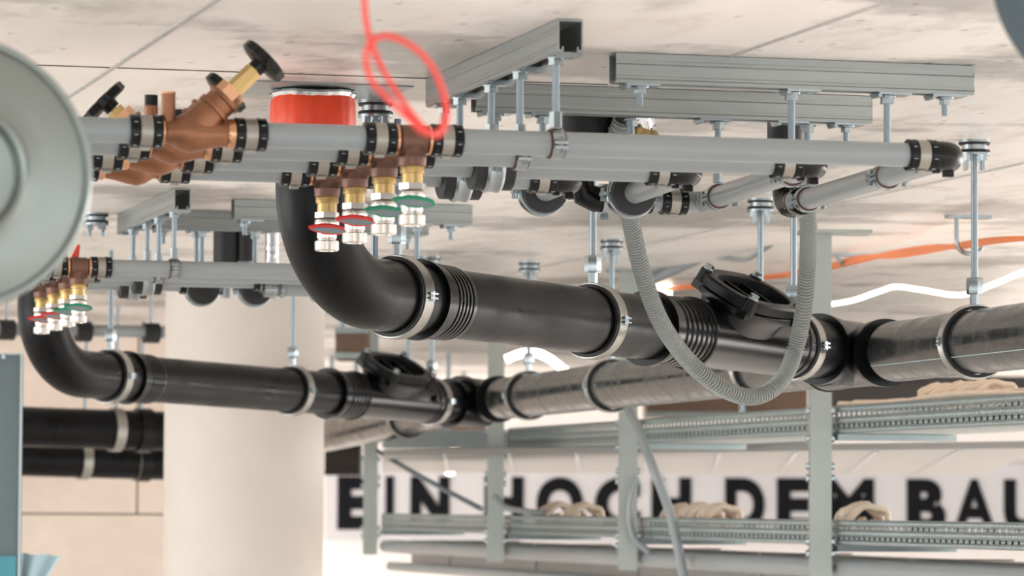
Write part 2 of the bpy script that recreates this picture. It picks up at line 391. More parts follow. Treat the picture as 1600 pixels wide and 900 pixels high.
# ================================================================== FRONT AND REAR PIPE BANKS
ZP = H+.522
def ppoint(i, px):
    """point on grey pipe i at picture column px"""
    P = W(868, 226, PD[i]); P.z = ZP
    return on_px(P, X_, px)
order = ['nearest', 'second', 'third', 'farthest']
VALVE = [(252,365),(232,328),(190,285),(153,250)]
TEE = [(617,672),(572,629),(525,585),(482,541)]
ENDX = [1490, 1278, 1082, 895]
bank = []      # things that the rear bank repeats: (thing, label template)
def T(label): return label.replace('@', 'front')
DEND = []; SK = .08; RDIR = V((SK, 1, 0)).normalized()
for i in range(4):
    o = order[i]
    # left pipe
    a, c = ppoint(i, -120), ppoint(i, VALVE[i][0]); L = (c-a).length
    t = thing('supply_pipe', f'grey water pipe ending left of the {"nearest" if i==0 else o} bronze balancing valve', 'pipe', frame(a, X_), 'grey supply pipes')
    obj('tube', MB().cyl((0,0,0), (L-.006,0,0), .018, 32), 'pp', t); collar(t, L-.023)
    # middle pipe
    a, c = ppoint(i, VALVE[i][1]), ppoint(i, TEE[i][0]); L = (c-a).length
    lab = f'short grey pipe between balancing valve and tee, {o} of the four in the @ bank'
    t = thing('supply_pipe', T(lab), 'pipe', frame(a, X_), 'grey supply pipes')
    obj('tube', MB().cyl((.006,0,0), (L-.006,0,0), .018, 32), 'pp', t); collar(t, .023); collar(t, L-.023)
    bank.append((t, lab))
    # right pipe with elbow and the run towards the back
    a, c = ppoint(i, TEE[i][1]), ppoint(i, ENDX[i]); L = (c-a).length
    lab = f'long grey pipe with black end elbow, {o} of the four in the @ bank'
    t = thing('supply_pipe', T(lab), 'pipe', frame(a, X_), 'grey supply pipes')
    obj('tube', MB().cyl((.006,0,0), (L-.03,0,0), .018, 32), 'pp', t); collar(t, .023); collar(t, L-.052)
    path = [V((L-.034,0,0)), V((L-.024,0,0))]+[V((L-.024+.024*math.sin(q), .024-.024*math.cos(q), 0)) for q in [R(15),R(30),R(45),R(60),R(75),R(90)]]+[V((L, .036, 0))]
    obj('elbow', MB().sweep(path, .022, 28), 'fit', t)
    k = MB().box((L-.004, .012, -.024), (.014, .012, .012)); k.box((L-.028, .0, -.023), (.01, .008, .006)); obj('elbow_lug', k, 'fit', t)
    yend = x2.y+.115-c.y
    obj('tube', MB().cyl((L,.03,0), (L+SK*yend, yend, 0), .018, 32), 'pp', t)
    DEND.append((c, yend))
    bank.append((t, lab))
# hangers under the lengthwise rail
kinds = ['thin', 'thin', 'drum', 'drum']
ypx = [868, 812, 767, 718]
rods_on_y1 = []
for i in range(4):
    P = ppoint(i, ypx[i]); rods_on_y1.append(P)
    lab = f'{"zinc pipe clamp" if kinds[i]=="thin" else "black insulated pipe clamp"}, {order[i]} of four under the lengthwise rail of the @ bank'
    t = pipe_hanger(P, X_, RZ-.004, T(lab), 'pipe hangers', kinds[i]); bank.append((t, lab))
yr = V((rods_on_y1[0].x+.012, 0, 0))
y1c = V((y1.x, y1.y, ZC-.001))
y1_len = rods_on_y1[3].y-y1.y+.20
lab = 'galvanised channel rail pointing away from the viewer with open dark end, @ bank'
dirY1 = (V((rods_on_y1[3].x, rods_on_y1[3].y, 0))-V((rods_on_y1[0].x, rods_on_y1[0].y, 0))).normalized()
start = V((rods_on_y1[0].x, rods_on_y1[0].y, ZC-.001)) - dirY1*.035
t = rail('mounting_rail', T(lab), start+V((.012,0,0)), dirY1, y1_len, [.035+q*(P-rods_on_y1[0]).length for q, P in [(1, p) for p in rods_on_y1]]+[y1_len-.05]); bank.append((t, lab))
print('Y1 start proj', proj(start+V((-.007,0,0))), 'end', proj(start+dirY1*y1_len))
V2 = WZ(273, 294, ZC)-WZ(872, 30, ZC)
print('V2', V2)
# crosswise rails, front
tX1 = rail('mounting_rail', 'galvanised channel rail lying crosswise in front, upper right under the ceiling', x1, X_, LX1, [dist(x1, X_, p) for p in (1000, 1250, 1392, 1476)])
tX2 = rail('mounting_rail', 'galvanised channel rail lying crosswise just behind the nearest crosswise rail', x2, X_, LX2, [dist(x2, X_, p) for p in (775, 850, 1113, 1234, 1322)])
# runs to the back and their hangers
def run_point(i, Yw): c, e = DEND[i]; return V((c.x+SK*(Yw-c.y), Yw, ZP))
hang = []
for i in (0, 1):
    P = run_point(i, x1.y)
    lab = f'zinc pipe clamp around the {"rightmost" if i==0 else "second from right"} grey run, under the nearest crosswise rail'
    pipe_hanger(P, RDIR, RZ-.004, lab, 'pipe hangers', 'thin')
for i in range(4):
    P = run_point(i, x2.y)
    kd = 'thin' if i < 2 else 'drum'
    pipe_hanger(P, RDIR, RZ-.004, f'{"zinc" if i<2 else "black insulated"} pipe clamp around the {["rightmost","second from right","third from right","leftmost"][i]} grey run, under the second crosswise rail', 'pipe hangers', kd)
print('runs at x2', [proj(run_point(i, x2.y)) for i in range(4)], 'x1', [proj(run_point(i, x1.y)) for i in range(2)])
for P0, pxs, nm in ((x1, (1000, 1476), 'nearest'), (x2, (775, 1322), 'second')):
    for j, p in enumerate(pxs):
        q = on_px(P0, X_, p); bolt_thing(V((q.x, q.y, RZ-.004)), f'short bolt with hex nut under the {"left" if j==0 else "right"} end of the {nm} crosswise rail')
q = start+dirY1*(y1_len-.05)+V((.012,0,0)); bolt_thing(V((q.x, q.y, RZ-.004)), 'short bolt under the far end of the lengthwise rail of the front bank')
# ---- bronze balancing valves
def balancing_valve(i, mirrored, wheel, label):
    a, c = ppoint(i, VALVE[i][0]), ppoint(i, VALVE[i][1]); L = (c-a).length; mid = (a+c)/2
    Mx = frame(mid, X_) if not mirrored else frame(mid, -X_)
    t = thing('balancing_valve', label, 'valve', Mx, 'bronze balancing valves')
    h = L/2
    k = MB().lathe([(-h-.004,.017),(-h-.004,.0185),(-h+.004,.0185),(-h+.006,.0165),(-.036,.018),(-.026,.025),(-.012,.029),(.004,.026),(.02,.0215),(h-.012,.0185),(h-.006,.0165)], (0,0,0), X_, 32)
    k.lathe([(-.012,.024),(.03,.024),(.045,.0225),(.046,.0255),(.052,.0255),(.053,.0225),(.064,.0225),(.066,.0255),(.071,.0255),(.072,.022)], (-.012,0,0), V((1,-.10,1.0)), 32)
    for q in (-.02,): k.cyl((q-.022,0,.008), (q-.022,0,.056), .010, 20)
    k.cyl((.034,-.004,.012), (.052,-.004,-.0), .010, 16)
    body = obj('body', k, 'bronze', t)
    k = MB().lathe([(-h-.0045,.0187),(-h+.003,.0187)], (0,0,0), X_, 32); obj('lip', k, 'copper', body); k = MB(); k.lathe([(h-.010,.0195),(h-.006,.0215),(h+.004,.0215),(h+.005,.018)], (0,0,0), X_, 32); obj('lip', k, 'copper', body)
    d = V((1,-.10,1.0)).normalized(); o = V((-.012,0,0))
    k = MB(); k.hexa(o+d*.070, o+d*.088, .021); obj('bonnet_nut', k, 'copper', t, label='bright hexagonal bonnet nut')
    k = MB(); k.hexa(o+d*.086, o+d*(.086+wheel), .013); k.cyl(o+d*(.086+wheel), o+d*(.104+wheel), .006, 14); obj('spindle', k, 'brass', t, label='brass hexagonal spindle')
    s = .100+wheel
    n = 40; loops = []
    ax = d; e1 = ax.orthogonal().normalized(); e2 = ax.cross(e1); c0 = o+d*s
    def lp(u, r, wav=0): return [c0+ax*u+(e1*math.cos(2*math.pi*j/n)+e2*math.sin(2*math.pi*j/n))*(r+(wav if (j//2) % 2 else 0)) for j in range(n)]
    k = MB().loft([lp(-.002,.012), lp(-.002,.032), lp(0,.034,.0025), lp(.011,.034,.0025), lp(.013,.032), lp(.013,.026), lp(.008,.024), lp(.008,.012), lp(.014,.010)])
    k.lathe([(0,.012),(.012,.013)], c0-ax*.012, ax, 20); obj('handwheel', k, 'fit', t)
    k = MB().cyl((-.042,0,.056), (-.042,0,.072), .0098, 18) if i else MB().lathe([(0,.0102),(.003,.0102)], (-.042,0,.054), Z_, 18)
    obj('test_port_cap', k, 'fit' if i else 'copper', t)
    return t
balancing_valve(0, False, .042, 'nearest bronze balancing valve with its black handwheel raised high to the right')
balancing_valve(1, False, .006, 'second bronze balancing valve, its black handwheel half hidden behind the nearest valve')
balancing_valve(2, True, .012, 'third bronze balancing valve, black handwheel leaning to the left beside the round duct')
balancing_valve(3, True, .0, 'farthest bronze balancing valve, lowest of the four beside the round duct')
# ---- tees with drain valves
for i in range(4):
    a, c = ppoint(i, TEE[i][0]), ppoint(i, TEE[i][1]); L = (c-a).length; h = L/2; mid = (a+c)/2
    lab = f'bronze pipe tee, {order[i]} of the four in the @ bank'
    t = thing('pipe_tee', T(lab), 'pipe fitting', frame(mid, X_), 'bronze pipe tees')
    k = MB().lathe([(-h-.004,.017),(-h+.006,.0175),(-h+.008,.021),(h-.008,.021),(h-.006,.0175),(h+.004,.017)], (0,0,0), X_, 28)
    k.lathe([(0,.018),(.014,.018),(.022,.020),(.026,.0215)], (0,0,0), -Z_, 8)
    k.lathe([(.026,.0205),(.038,.0195)], (0,0,0), -Z_, 28); obj('body', k, 'bronzed', t)
    k = MB().lathe([(-h-.003,.0185),(-h-.002,.0215),(-h+.004,.0215),(-h+.005,.018)], (0,0,0), X_, 28); obj('lip', k, 'copper', t); k = MB(); k.lathe([(h-.005,.018),(h-.004,.0215),(h+.002,.0215),(h+.003,.0185)], (0,0,0), X_, 28); obj('lip', k, 'copper', t)
    bank.append((t, lab))
    colr = 'green' if i < 2 else 'red'
    lab = f'nickel drain valve with {colr} lever, {"nearer" if i in (0,2) else "farther"} of the two {colr} ones in the @ bank'
    t = thing('drain_valve', T(lab), 'valve', V((mid.x, mid.y, ZP-.038)), 'drain valves under the tees')
    k = MB().lathe([(0,.017),(.002,.018),(.010,.018),(.011,.0155),(.026,.0155)], (0,0,0), -Z_, 28); obj('brass_union', k, 'brass', t, label='brass union')
    k = MB(); k.hexa((0,0,-.034), (0,0,-.025), .0195)
    k.lathe([(.034,.014),(.037,.0185),(.042,.0195),(.050,.0175),(.054,.0155),(.066,.0155),(.067,.014),(.074,.014)], (0,0,0), -Z_, 28); obj('valve_body', k, 'nickel', t)
    k = MB().lathe([(.069,.0165),(.071,.0195),(.084,.0195),(.086,.0175),(.086,.012),(.080,.011)], (0,0,0), -Z_, 12); obj('end_nut', k, 'nickel', t)
    lz = -.053; n = 24
    ny, nz = -math.sin(R(52)), -math.cos(R(52))
    def oval(sx, sy, h_, cx=-.004):
        out = []
        for j in range(n):
            q = 2*math.pi*j/n; x, y = math.cos(q), math.sin(q)
            wv = 1 if x > -.3 else (1+(x+.3)*.6)
            out.append(V((cx+x*sx, -.026+y*sy*wv*math.cos(R(52))+ny*h_, lz-.06*x*sx-y*sy*wv*math.sin(R(52))+nz*h_)))
        return out
    k = MB().loft([oval(.028,.0065,-.004), oval(.0315,.009,-.003), oval(.0315,.009,.002), oval(.0295,.0075,.003)]); k.box((0,-.014,lz+.004), (.010,.016,.010))
    lv = obj('lever', k, colr, t, label=f'{colr} plastic lever')
    k = MB().loft([oval(.0275,.0058,.0025), oval(.0265,.005,.0042)]); obj('grip_panel', k, 'lever', lv)
    bank.append((t, lab))
# ---- rear bank: everything above once more
for t, lab in bank:
    copy_thing(t, V2, lab.replace('@', 'rear'))
# rear crosswise rails
def WZo(px, py): return WZ(px, py, ZC-.001)
x1r = WZo(364, 312); L1r = (on_px(x1r, X_, 735)-x1r).length
x2r = WZo(240, 328); L2r = (on_px(x2r, X_, 667)-x2r).length
rail('mounting_rail', 'galvanised channel rail lying crosswise over the rear bank, behind the front drain bend', x1r, X_, L1r, [dist(x1r, X_, p) for p in (392, 560, 655, 708)])
rail('mounting_rail', 'galvanised channel rail lying crosswise behind the other rear crosswise rail', x2r, X_, L2r, [dist(x2r, X_, p) for p in (258, 310, 402, 640)])
for P0, pxs, nm in ((x1r, (385, 708), 'nearer rear crosswise rail'), (x2r, (258, 640), 'farther rear crosswise rail')):
    for j, p in enumerate(pxs):
        q = on_px(P0, X_, p); bolt_thing(V((q.x, q.y+.02, RZ-.004)), f'short bolt with hex nut near the {"left" if j==0 else "right"} end of the {nm}')
def plain_rod(P, z0, z1, label, r=.0058, grp='plain threaded rods'):
    t = thing('threaded_rod', label, 'rod', V((P.x, P.y, z0)), grp)
    obj('rod', MB().cyl((0,0,0), (0,0,z1-z0), r, 12), 'rod', t)
    k = MB(); k.hexa((0,0,z1-z0-.013), (0,0,z1-z0-.003), .011); obj('hex_nut', k, 'zinc', t)
    return t
rear_runs = []
for (P0, p, l) in ((x2r, 310, 'left of the drain bend under the rear rails'), (x2r, 402, 'just left of the front drain bend'), (x1r, 655, 'right of the nickel valves under the rear rail')):
    q = on_px(P0, X_, p); plain_rod(V((q.x, q.y+.02, 0)), ZP+.018, RZ-.004, 'threaded rod '+l)
# ================================================================== CEILING PENETRATIONS
def stub(P, zb, r, label, cr, ch, m='rub', pm='pp', nm='ceiling_sleeve'):
    t = thing(nm, label, 'pipe sleeve', V((P.x, P.y, zb)), 'pipes passing up through the ceiling')
    if ch: obj('collar', MB().lathe([(0,cr-.003),(.003,cr),(ch,cr)], (0,0,ZC-zb-ch), Z_, 32), m, t)
    obj('tube', MB().cyl((0,0,0), (0,0,ZC-zb), r, 28), pm, t)
    return t
P1s = run_point(0, DEND[0][0].y+DEND[0][1])
print('stub1', proj(P1s))
s1 = V((DEND[0][0].x, DEND[0][0].y+.75, 0)); 
def riser(base, label, cr=.032, ch=.065, r=.018, m='rub'):
    """pipe rising with an elbow from a grey run up through the ceiling"""
    t = thing('riser_pipe', label, 'pipe', V((base.x, base.y, ZP)), 'grey riser pipes')
    z1 = ZC-ZP
    obj('tube', MB().cyl((0,0,.03), (0,0,z1), r, 28), 'pp', t)
    path = [V((0,-.05,0)), V((0,-.03,0))]+[V((0,-.03*math.cos(q), .03-.03*math.sin(q)+0)) for q in []]+[V((0,-.03+.03*math.sin(R(a)), .03-.03*math.cos(R(a)))) for a in (20,40,60,80,90)]+[V((0,0,.045))]
    obj('elbow', MB().sweep(path, .023, 24), 'fit', t)
    if ch: obj('fire_collar', MB().lathe([(0,cr-.003),(.004,cr),(ch,cr)], (0,0,z1-ch), Z_, 32), m, t)
    return t
r1 = run_point(0, DEND[0][0].y+DEND[0][1]+.03)
t = riser(r1, 'grey riser behind the rightmost grey run with a black fire collar')
k = MB(); 
# black press coupling on the rightmost run just behind its clamp
def run_collar(i, Yc, label):
    t = thing('press_coupling', label, 'pipe fitting', frame(run_point(i, Yc), RDIR), 'black press couplings on the grey runs'); collar(t, 0); return t
run_collar(0, x2.y+.055, 'black press coupling with steel sleeve behind the rightmost clamp, beside the grey hose')
# second run turns left
c2 = run_point(1, DEND[1][0].y+DEND[1][1]); 
e2 = on_px(c2, X_, 1008)
t = thing('supply_pipe', 'short grey crosswise pipe with black couplings right of the big black clamp', 'pipe', frame(c2, -X_), 'grey supply pipes')
Ls = (c2-e2).length
obj('tube', MB().cyl((-.012,0,0), (Ls,0,0), .018, 28), 'pp', t); collar(t, Ls-.05)
path = [V((Ls-.01,0,0)), V((Ls,0,0)), V((Ls+.02,0,.008)), V((Ls+.028,0,.028)), V((Ls+.028,0,.045))]
obj('elbow', MB().sweep(path, .0225, 24), 'fit', t)
obj('riser', MB().cyl((Ls+.028,0,.04), (Ls+.028,0,ZC-ZP-.001), .018, 28), 'pp', t)
fc = c2 - X_*(Ls+.028)
t = thing('foil_insulation', 'torn aluminium foil and mineral wool around a grey riser at the ceiling', 'insulation', V((fc.x, fc.y, ZC-.075)))
k = MB(); n = 36
for zz, ra in ():
    pass
def crump(z, r, j): return [V(((r+random.uniform(-j, j))*math.cos(2*math.pi*q/n), (r+random.uniform(-j, j))*math.sin(2*math.pi*q/n), z+random.uniform(-j, j)*.6)) for q in range(n)]
obj('foil', MB().loft([crump(.012,.036,.004), crump(.026,.042,.004), crump(.045,.041,.004), crump(.073,.043,.001)]), 'foil', t)
obj('wool', MB().loft([crump(0,.026,.005), crump(.004,.045,.008), crump(.014,.044,.006), crump(.02,.030,.003)]), 'wool', t)
# third run: elbow to a thick black sleeve at the ceiling
c3 = run_point(2, DEND[2][0].y+DEND[2][1]); e3 = on_px(c3, X_, 922)
L3 = (c3-e3).length
t = thing('supply_pipe', 'grey crosswise pipe with black elbow left of the big black clamp', 'pipe', frame(c3, -X_), 'grey supply pipes')
obj('tube', MB().cyl((-.012,0,0), (L3,0,0), .018, 28), 'pp', t)
obj('elbow', MB().sweep([V((L3-.022,0,0)), V((L3-.01,0,0)), V((L3+.01,0,.008)), V((L3+.016,0,.026)), V((L3+.016,0,.05))], .0225, 24), 'fit', t)
k = MB().lathe([(L3-.03,.0225),(L3-.03,.0265),(L3-.018,.0265),(L3-.018,.0225)], (0,0,0), X_, 28, closed=True); k.box((L3-.024,0,-.03), (.014,.01,.01)); obj('steel_ring', k, 'zinc', t)
obj('riser', MB().cyl((L3+.016,0,.045), (L3+.016,0,ZC-ZP-.001), .018, 28), 'pp', t)
fb = c3-X_*(L3+.016)
t = thing('ceiling_sleeve', 'wide black sleeve under the ceiling left of the open grey hose end', 'pipe sleeve', V((on_px(fb, X_, 912).x, fb.y, ZC-.07)), 'pipes passing up through the ceiling')
obj('collar', MB().lathe([(0,.037),(.003,.041),(.07,.041)], (0,0,0), Z_, 40), 'rub', t)
# rear stubs
for px, py, zb, r, cr, ch, m, l in ((353, 380, ZP+.0, .012, .032, .098, 'rub', 'black sleeve with thin grey pipe left of the front drain bend, rear bank'),
                                 (383, 380, ZP+.0, .013, .021, .085, 'rub', 'smaller black sleeve and grey pipe beside the wider rear sleeve'),
                                 (425, 375, ZP+.0, .012, .018, .09, 'foil', 'grey pipe with foil wrapped top right beside the front drain bend')):
    P = W(px, py, 9.75); stub(P, zb, r, l, cr, ch, m)
# rear crosswise stub pipe (white cap) near the column
rp = W(432, 452, 8.95)
t = thing('supply_pipe', 'short pale pipe end with shiny fittings at the top of the column', 'pipe', frame(rp, X_), 'grey supply pipes')
obj('tube', MB().cyl((0,0,0), (.11,0,0), .016, 24), 'pp', t)
k = MB().lathe([(-.03,.014),(-.03,.019),(-.012,.019),(-.010,.016),(.008,.016),(.010,.020),(.016,.020),(.016,.016)], (0,0,0), X_, 24); obj('fitting', k, 'zinc', t)
# rear insulated clamp rings
for px, l in ((315, 'rear black insulated clamp ring with zinc band hanging left of the column top'), (398, 'rear black insulated clamp ring with zinc band at the column top')):
    P = W(px, 441, 9.15); P.z = ZP-.012
    pipe_hanger(P, Y_, RZ-.004, l, 'pipe hangers', 'drum')
# ================================================================== ORANGE SLEEVE + FRONT DRAIN
BF0 = W(740, 479, 6.85); BF1 = W(1340, 553, 8.0); dB = (BF1-BF0).normalized()
M1 = W(1560, 530, 7.18); MZ = M1.z
M0 = W(960, 602, 10.05); dM = (M0-M1).normalized()          # main, flowing away
def onB(px, base=BF0, d=dB): return on_px(base, d, px)
RD = .061
def drain_bend(Pv, base, d, end_px, label, ztop, rb=.155, rt=.0625):
    """vertical pipe at column Pv.x/y that bends into the direction d; ends at end_px"""
    e = onB(end_px, base, d)
    t = thing('drain_bend', label, 'pipe', V((Pv.x, Pv.y, ztop)), 'black drain bends')
    dh = d.copy()
    # arc tangent to -Z and to d, corner at the crossing point of both axes
    corner = V((Pv.x, Pv.y, base.z + (V((Pv.x,Pv.y,0))-V((base.x,base.y,0))).dot(V((d.x,d.y,0)).normalized())*d.z/math.hypot(d.x,d.y)))
    cosA = (-Z_).dot(d); th = math.acos(cosA); tl = rb*math.tan(th/2)
    a = corner+Z_*tl; b_ = corner+d*tl; pts = [V((Pv.x, Pv.y, ztop)), V((Pv.x, Pv.y, (ztop+a.z)/2))]
    n1 = (d-(-Z_)*cosA).normalized(); ctr = a+n1*rb
    for q in range(0, 25):
        f = th*q/24; pts.append(ctr - n1*rb*math.cos(f) + (-Z_)*rb*math.sin(f))
    pts.append(e)
    obj('bent_tube', MB().sweep(pts, rt, 48), 'pe', t, world=True)
    return t, e
def rib_ring(k, s, r, wd, base=RD): k.lathe([(s-wd/2, base), (s-wd/2+.001, r), (s+wd/2-.001, r), (s+wd/2, base)], (0,0,0), X_, 56)
def coupler(Mx, label, length=.09, ribs=5, mir=False):
    """Mx frame at the flange, local x along pipe"""
    t = thing('drain_coupling', label, 'pipe coupling', Mx, 'black drain couplings')
    prof = [(0,RD-.001),(0,.0715),(.008,.0715),(.009,.068),(.012,.066)]
    s = .02
    prof += [(.030,.066)]
    s = .034
    for q in range(ribs): prof += [(s,.066),(s+.001,.0635),(s+.0035,.0635),(s+.0045,.0665),(s+.0085,.0665)]; s += .0105
    prof += [(s+.004,.066),(s+.007,.061)]
    obj('sleeve', MB().lathe(prof, (0,0,0), X_, 64), 'fit', t, sharp=25)
    return t
def big_hanger(P, ax, label, side, top=ZC-.03, r=.0625, coup=True, grp='drain pipe hangers', rr=.0066):
    t = thing('drain_hanger', label, 'pipe hanger', frame(P, ax), grp)
    ax = V(ax); h = top-P.z
    k = MB().lathe([(-.019,r),(-.019,r+.006),(.019,r+.006),(.019,r)], (0,0,0), X_, 64, closed=True); obj('rubber_lining', k, 'rub', t)
    ro = r+.006
    k = MB().lathe([(-.013,ro-.001),(-.013,ro+.002),(-.009,ro+.0035),(-.006,ro+.002),(-.003,ro+.0032),(0,ro+.002),(.003,ro+.0032),(.006,ro+.002),(.009,ro+.0035),(.013,ro+.002),(.013,ro-.001)], (0,0,0), X_, 64, closed=True)
    bd = obj('clamp_band', k, 'band', t, sharp=25)
    for sd in (-1, 1):
        k = MB().box((0, sd*(ro+.005), .004), (.022, .012, .003)); k.box((0, sd*(ro+.005), -.004), (.022, .012, .003)); k.hexa((0, sd*(ro+.006), -.009), (0, sd*(ro+.006), .008), .0045); obj('clamp_bolt', k, 'zinc', bd)
    Mz = frame(P, ax).to_3x3().inverted(); uz = (Mz @ Z_)
    k = MB(); k.cyl(uz*(ro+.0), uz*(ro+.030), .009, 6); k.lathe([(0,.0145),(.003,.016),(.029,.016),(.032,.0145)], uz*(ro+.022), uz, 6); obj('coupling_nut', k, 'zinc', t)
    obj('threaded_rod', MB().cyl(uz*(ro+.050), uz*h, rr, 14), 'rod', t)
    return t
vp = on_px(BF0, dB, 487)
pv = V((vp.x, vp.y, 0))
bend, e = drain_bend(pv, BF0, dB, 655, 'large glossy black drain bend under the orange sleeve, front', ZC-.12, rb=.175, rt=.0625)
print('vertical', proj(V((pv.x,pv.y,BF0.z))), proj(V((pv.x,pv.y,ZC))))
# orange fire sleeve
t = thing('fire_sleeve', 'orange-red taped fire sleeve around the drain where it passes the ceiling', 'pipe sleeve', V((pv.x, pv.y, ZC-.085)))
n = 64
def wob(z, r, j=.0): return [V(((r+j*math.sin(q*1.7)+j*.6*math.sin(q*.61+1))*math.cos(2*math.pi*q/n), (r+j*math.sin(q*1.7)+j*.6*math.sin(q*.61+1))*math.sin(2*math.pi*q/n), z+j*.8*math.sin(q*.37))) for q in range(n)]
obj('tape_wrap', MB().loft([wob(0,.066,.001), wob(.002,.0705,.0008), wob(.03,.0725,.0006), wob(.06,.0715,.0008), wob(.07,.069,.001)]), 'orange', t)
obj('foil_rim', MB().loft([wob(.068,.0695,.002), wob(.074,.0735,.002), wob(.078,.071,.002)]), 'foil', t)
obj('cover_plate', MB().box((.0,0,.0835), (.30,.20,.002)), 'galv', t)
obj('drain_stub', MB().cyl((0,0,-.04), (0,0,.08), RD, 40), 'pe', t)
def mf(P, d): return frame(P, d)
coupler(mf(onB(652), dB), 'black drain coupling with sealing rings right after the front bend')
t = thing('drain_pipe', 'straight matt black drain pipe between the front bend and the inspection tee', 'pipe', mf(onB(668), dB), 'black drain pipes')
obj('tube', MB().cyl((0,0,0), ((onB(1030)-onB(668)).length,0,0), RD, 56), 'pe', t)
big_hanger(onB(620), dB, 'zinc drain clamp around the end of the front bend, under the nickel valves', -1, r=.064)
big_hanger(onB(926), dB, 'zinc drain clamp around the middle of the front drain pipe', -1)
def inspection(base, d, pa, pb, pc, label, near):
    """inspection tee: coupling ribs from pa to pb, body to pc"""
    A = onB(pa, base, d); L1 = (onB(pb, base, d)-A).length; L2 = (onB(pc, base, d)-A).length
    t = thing('inspection_tee', label, 'pipe fitting', mf(A, d), 'drain inspection tees')
    s = .006; prof = [(-.004,RD),(-.004,.0735),(.007,.0735),(.008,.069),(.03,.067)]
    s = .034
    while s < L1-.012: prof += [(s,.067),(s+.002,.0645),(s+.006,.0645),(s+.008,.0675),(s+.016,.0675)]; s += .018
    prof += [(L1,.068),(L1+.003,.071),(L1+.010,.071),(L1+.013,.066),(L1+.03,.0635),(L2-.02,.0635),(L2-.018,.066),(L2,.066),(L2+.001,RD)]
    obj('tee_body', MB().lathe(prof, (0,0,0), X_, 64), 'fit', t, sharp=28)
    cx = L1+.030+.128; RT = Matrix.Rotation(R(31), 4, 'X') @ Matrix.Translation((cx,0,0))
    n = 48
    def race(lx, wy, z, pw=2.9):
        out = []
        for j in range(n):
            q = 2*math.pi*j/n; c, s_ = math.cos(q), math.sin(q)
            out.append(V((lx*abs(c)**(2/pw)*(1 if c >= 0 else -1), wy*abs(s_)**(2/pw)*(1 if s_ >= 0 else -1), z)))
        return out
    k = MB(RT).loft([race(.105,.054,.010), race(.105,.058,.045), race(.108,.066,.066), race(.118,.074,.070), race(.120,.076,.074), race(.120,.076,.084), race(.118,.074,.086)]); obj('neck_flange', k, 'fit', t, sharp=28)
    k = MB(RT).loft([race(.114,.070,.086), race(.121,.077,.090), race(.122,.078,.106), race(.119,.075,.111), race(.101,.058,.111), race(.098,.055,.109), race(.096,.053,.088)]); ld = obj('lid', k, 'pe', t, sharp=28, label='matt black oval lid with sunken centre')
    k = MB(RT).loft([race(.095,.052,.0885), race(.094,.051,.0895)]); obj('lid_floor', k, 'fit', ld); k = MB(RT); k.box((-.03,0,.095), (.003,.10,.012)); obj('lid_rib', k, 'fit', ld); k = MB(RT); k.box((.03,0,.095), (.003,.10,.012)); obj('lid_rib', k, 'fit', ld)
    for sx, sy in ((-1,-1),(-1,1),(1,-1),(1,1)):
        x, y = sx*.092, sy*.060
        k = MB(RT); k.lathe([(0,.015),(.031,.0135),(.033,.011)], (x,y,.082), Z_, 20); k.box((x, y*.92, .080), (.03,.03,.016)); obj('bolt_boss', k, 'fit', t)
        k = MB(RT); k.hexa((x,y,.116), (x,y,.124), .0095); k.lathe([(0,.011),(.002,.011)], (x,y,.1145), Z_, 20); obj('lid_bolt', k, 'zinc', t)
    k = MB().lathe([(0,.014),(.022,.013),(.023,.009)], (L2-.05, 0, 0), V((.2,-1,.05)), 18); 
    k2 = MB(Matrix.Translation((0,-.052,.004))).lathe([(0,.014),(.022,.013),(.023,.009)], (L2-.05, 0, 0), V((.2,-1,.05)), 18); obj('test_plug', k2, 'fit', t)
    return t
inspection(BF0, dB, 1012, 1072, 1232, 'black drain inspection tee with bolted oval lid, behind the grey hose', -1)
big_hanger(onB(1240), dB, 'zinc drain clamp right after the front inspection tee', -1)
t = thing('drain_pipe', 'short black drain pipe between inspection tee and junction, front', 'pipe', mf(onB(1228), dB), 'black drain pipes')
L = (onB(1335)-onB(1228)).length
obj('tube', MB().cyl((0,0,0), (L,0,0), RD, 56), 'pe', t)
k = MB(); s = (onB(1278)-onB(1228)).length; k.lathe([(s,RD),(s,.0735),(s+.01,.0735),(s+.012,.069),(s+.05,.069),(s+.06,.066),(L,.066)], (0,0,0), X_, 56); obj('socket', k, 'fit', t)
# small cast marks on the pipe
k = MB(Matrix.Translation((0,-.0,0)))
def main_at(px): return on_px(M1, dM, px)
def junction(J, d, label, ln=.20):
    t = thing('drain_junction', label, 'pipe fitting', mf(J, dM), 'drain junctions')
    k = MB().lathe([(-ln,RD),(-ln,.0695),(-ln+.012,.070),(-ln+.014,.0675),(-ln+.06,.0675),(-ln+.075,.065),(ln-.075,.065),(ln-.06,.0675),(ln-.014,.0675),(ln-.012,.070),(ln,.0695),(ln,RD)], (0,0,0), X_, 56); obj('through_body', k, 'fit', t, sharp=28)
    dl = (frame(J, dM).to_3x3().inverted() @ (-d))
    k = MB().lathe([(0,.055),(.03,.065),(.10,.066),(.11,.070),(.135,.070)], (0,0,0), dl, 56); obj('side_branch', k, 'fit', t)
    return t
J1 = main_at(1338); print('J1', proj(J1), proj(onB(1338)))
junction(J1, dB, 'black 45 degree drain junction where the front branch meets the main')
# main line
def main_pipe(pa, pb, label, m='pe_dusty', Pa=None, Pb=None):
    a = Pa or main_at(pa); c = Pb or main_at(pb)
    t = thing('drain_pipe', label, 'pipe', mf(a, c-a), 'black drain pipes')
    obj('tube', MB().cyl((0,0,0), ((c-a).length,0,0), RD, 56), m, t); return t
tm = main_pipe(1850, 1400, 'dusty black main drain pipe entering at the right edge')
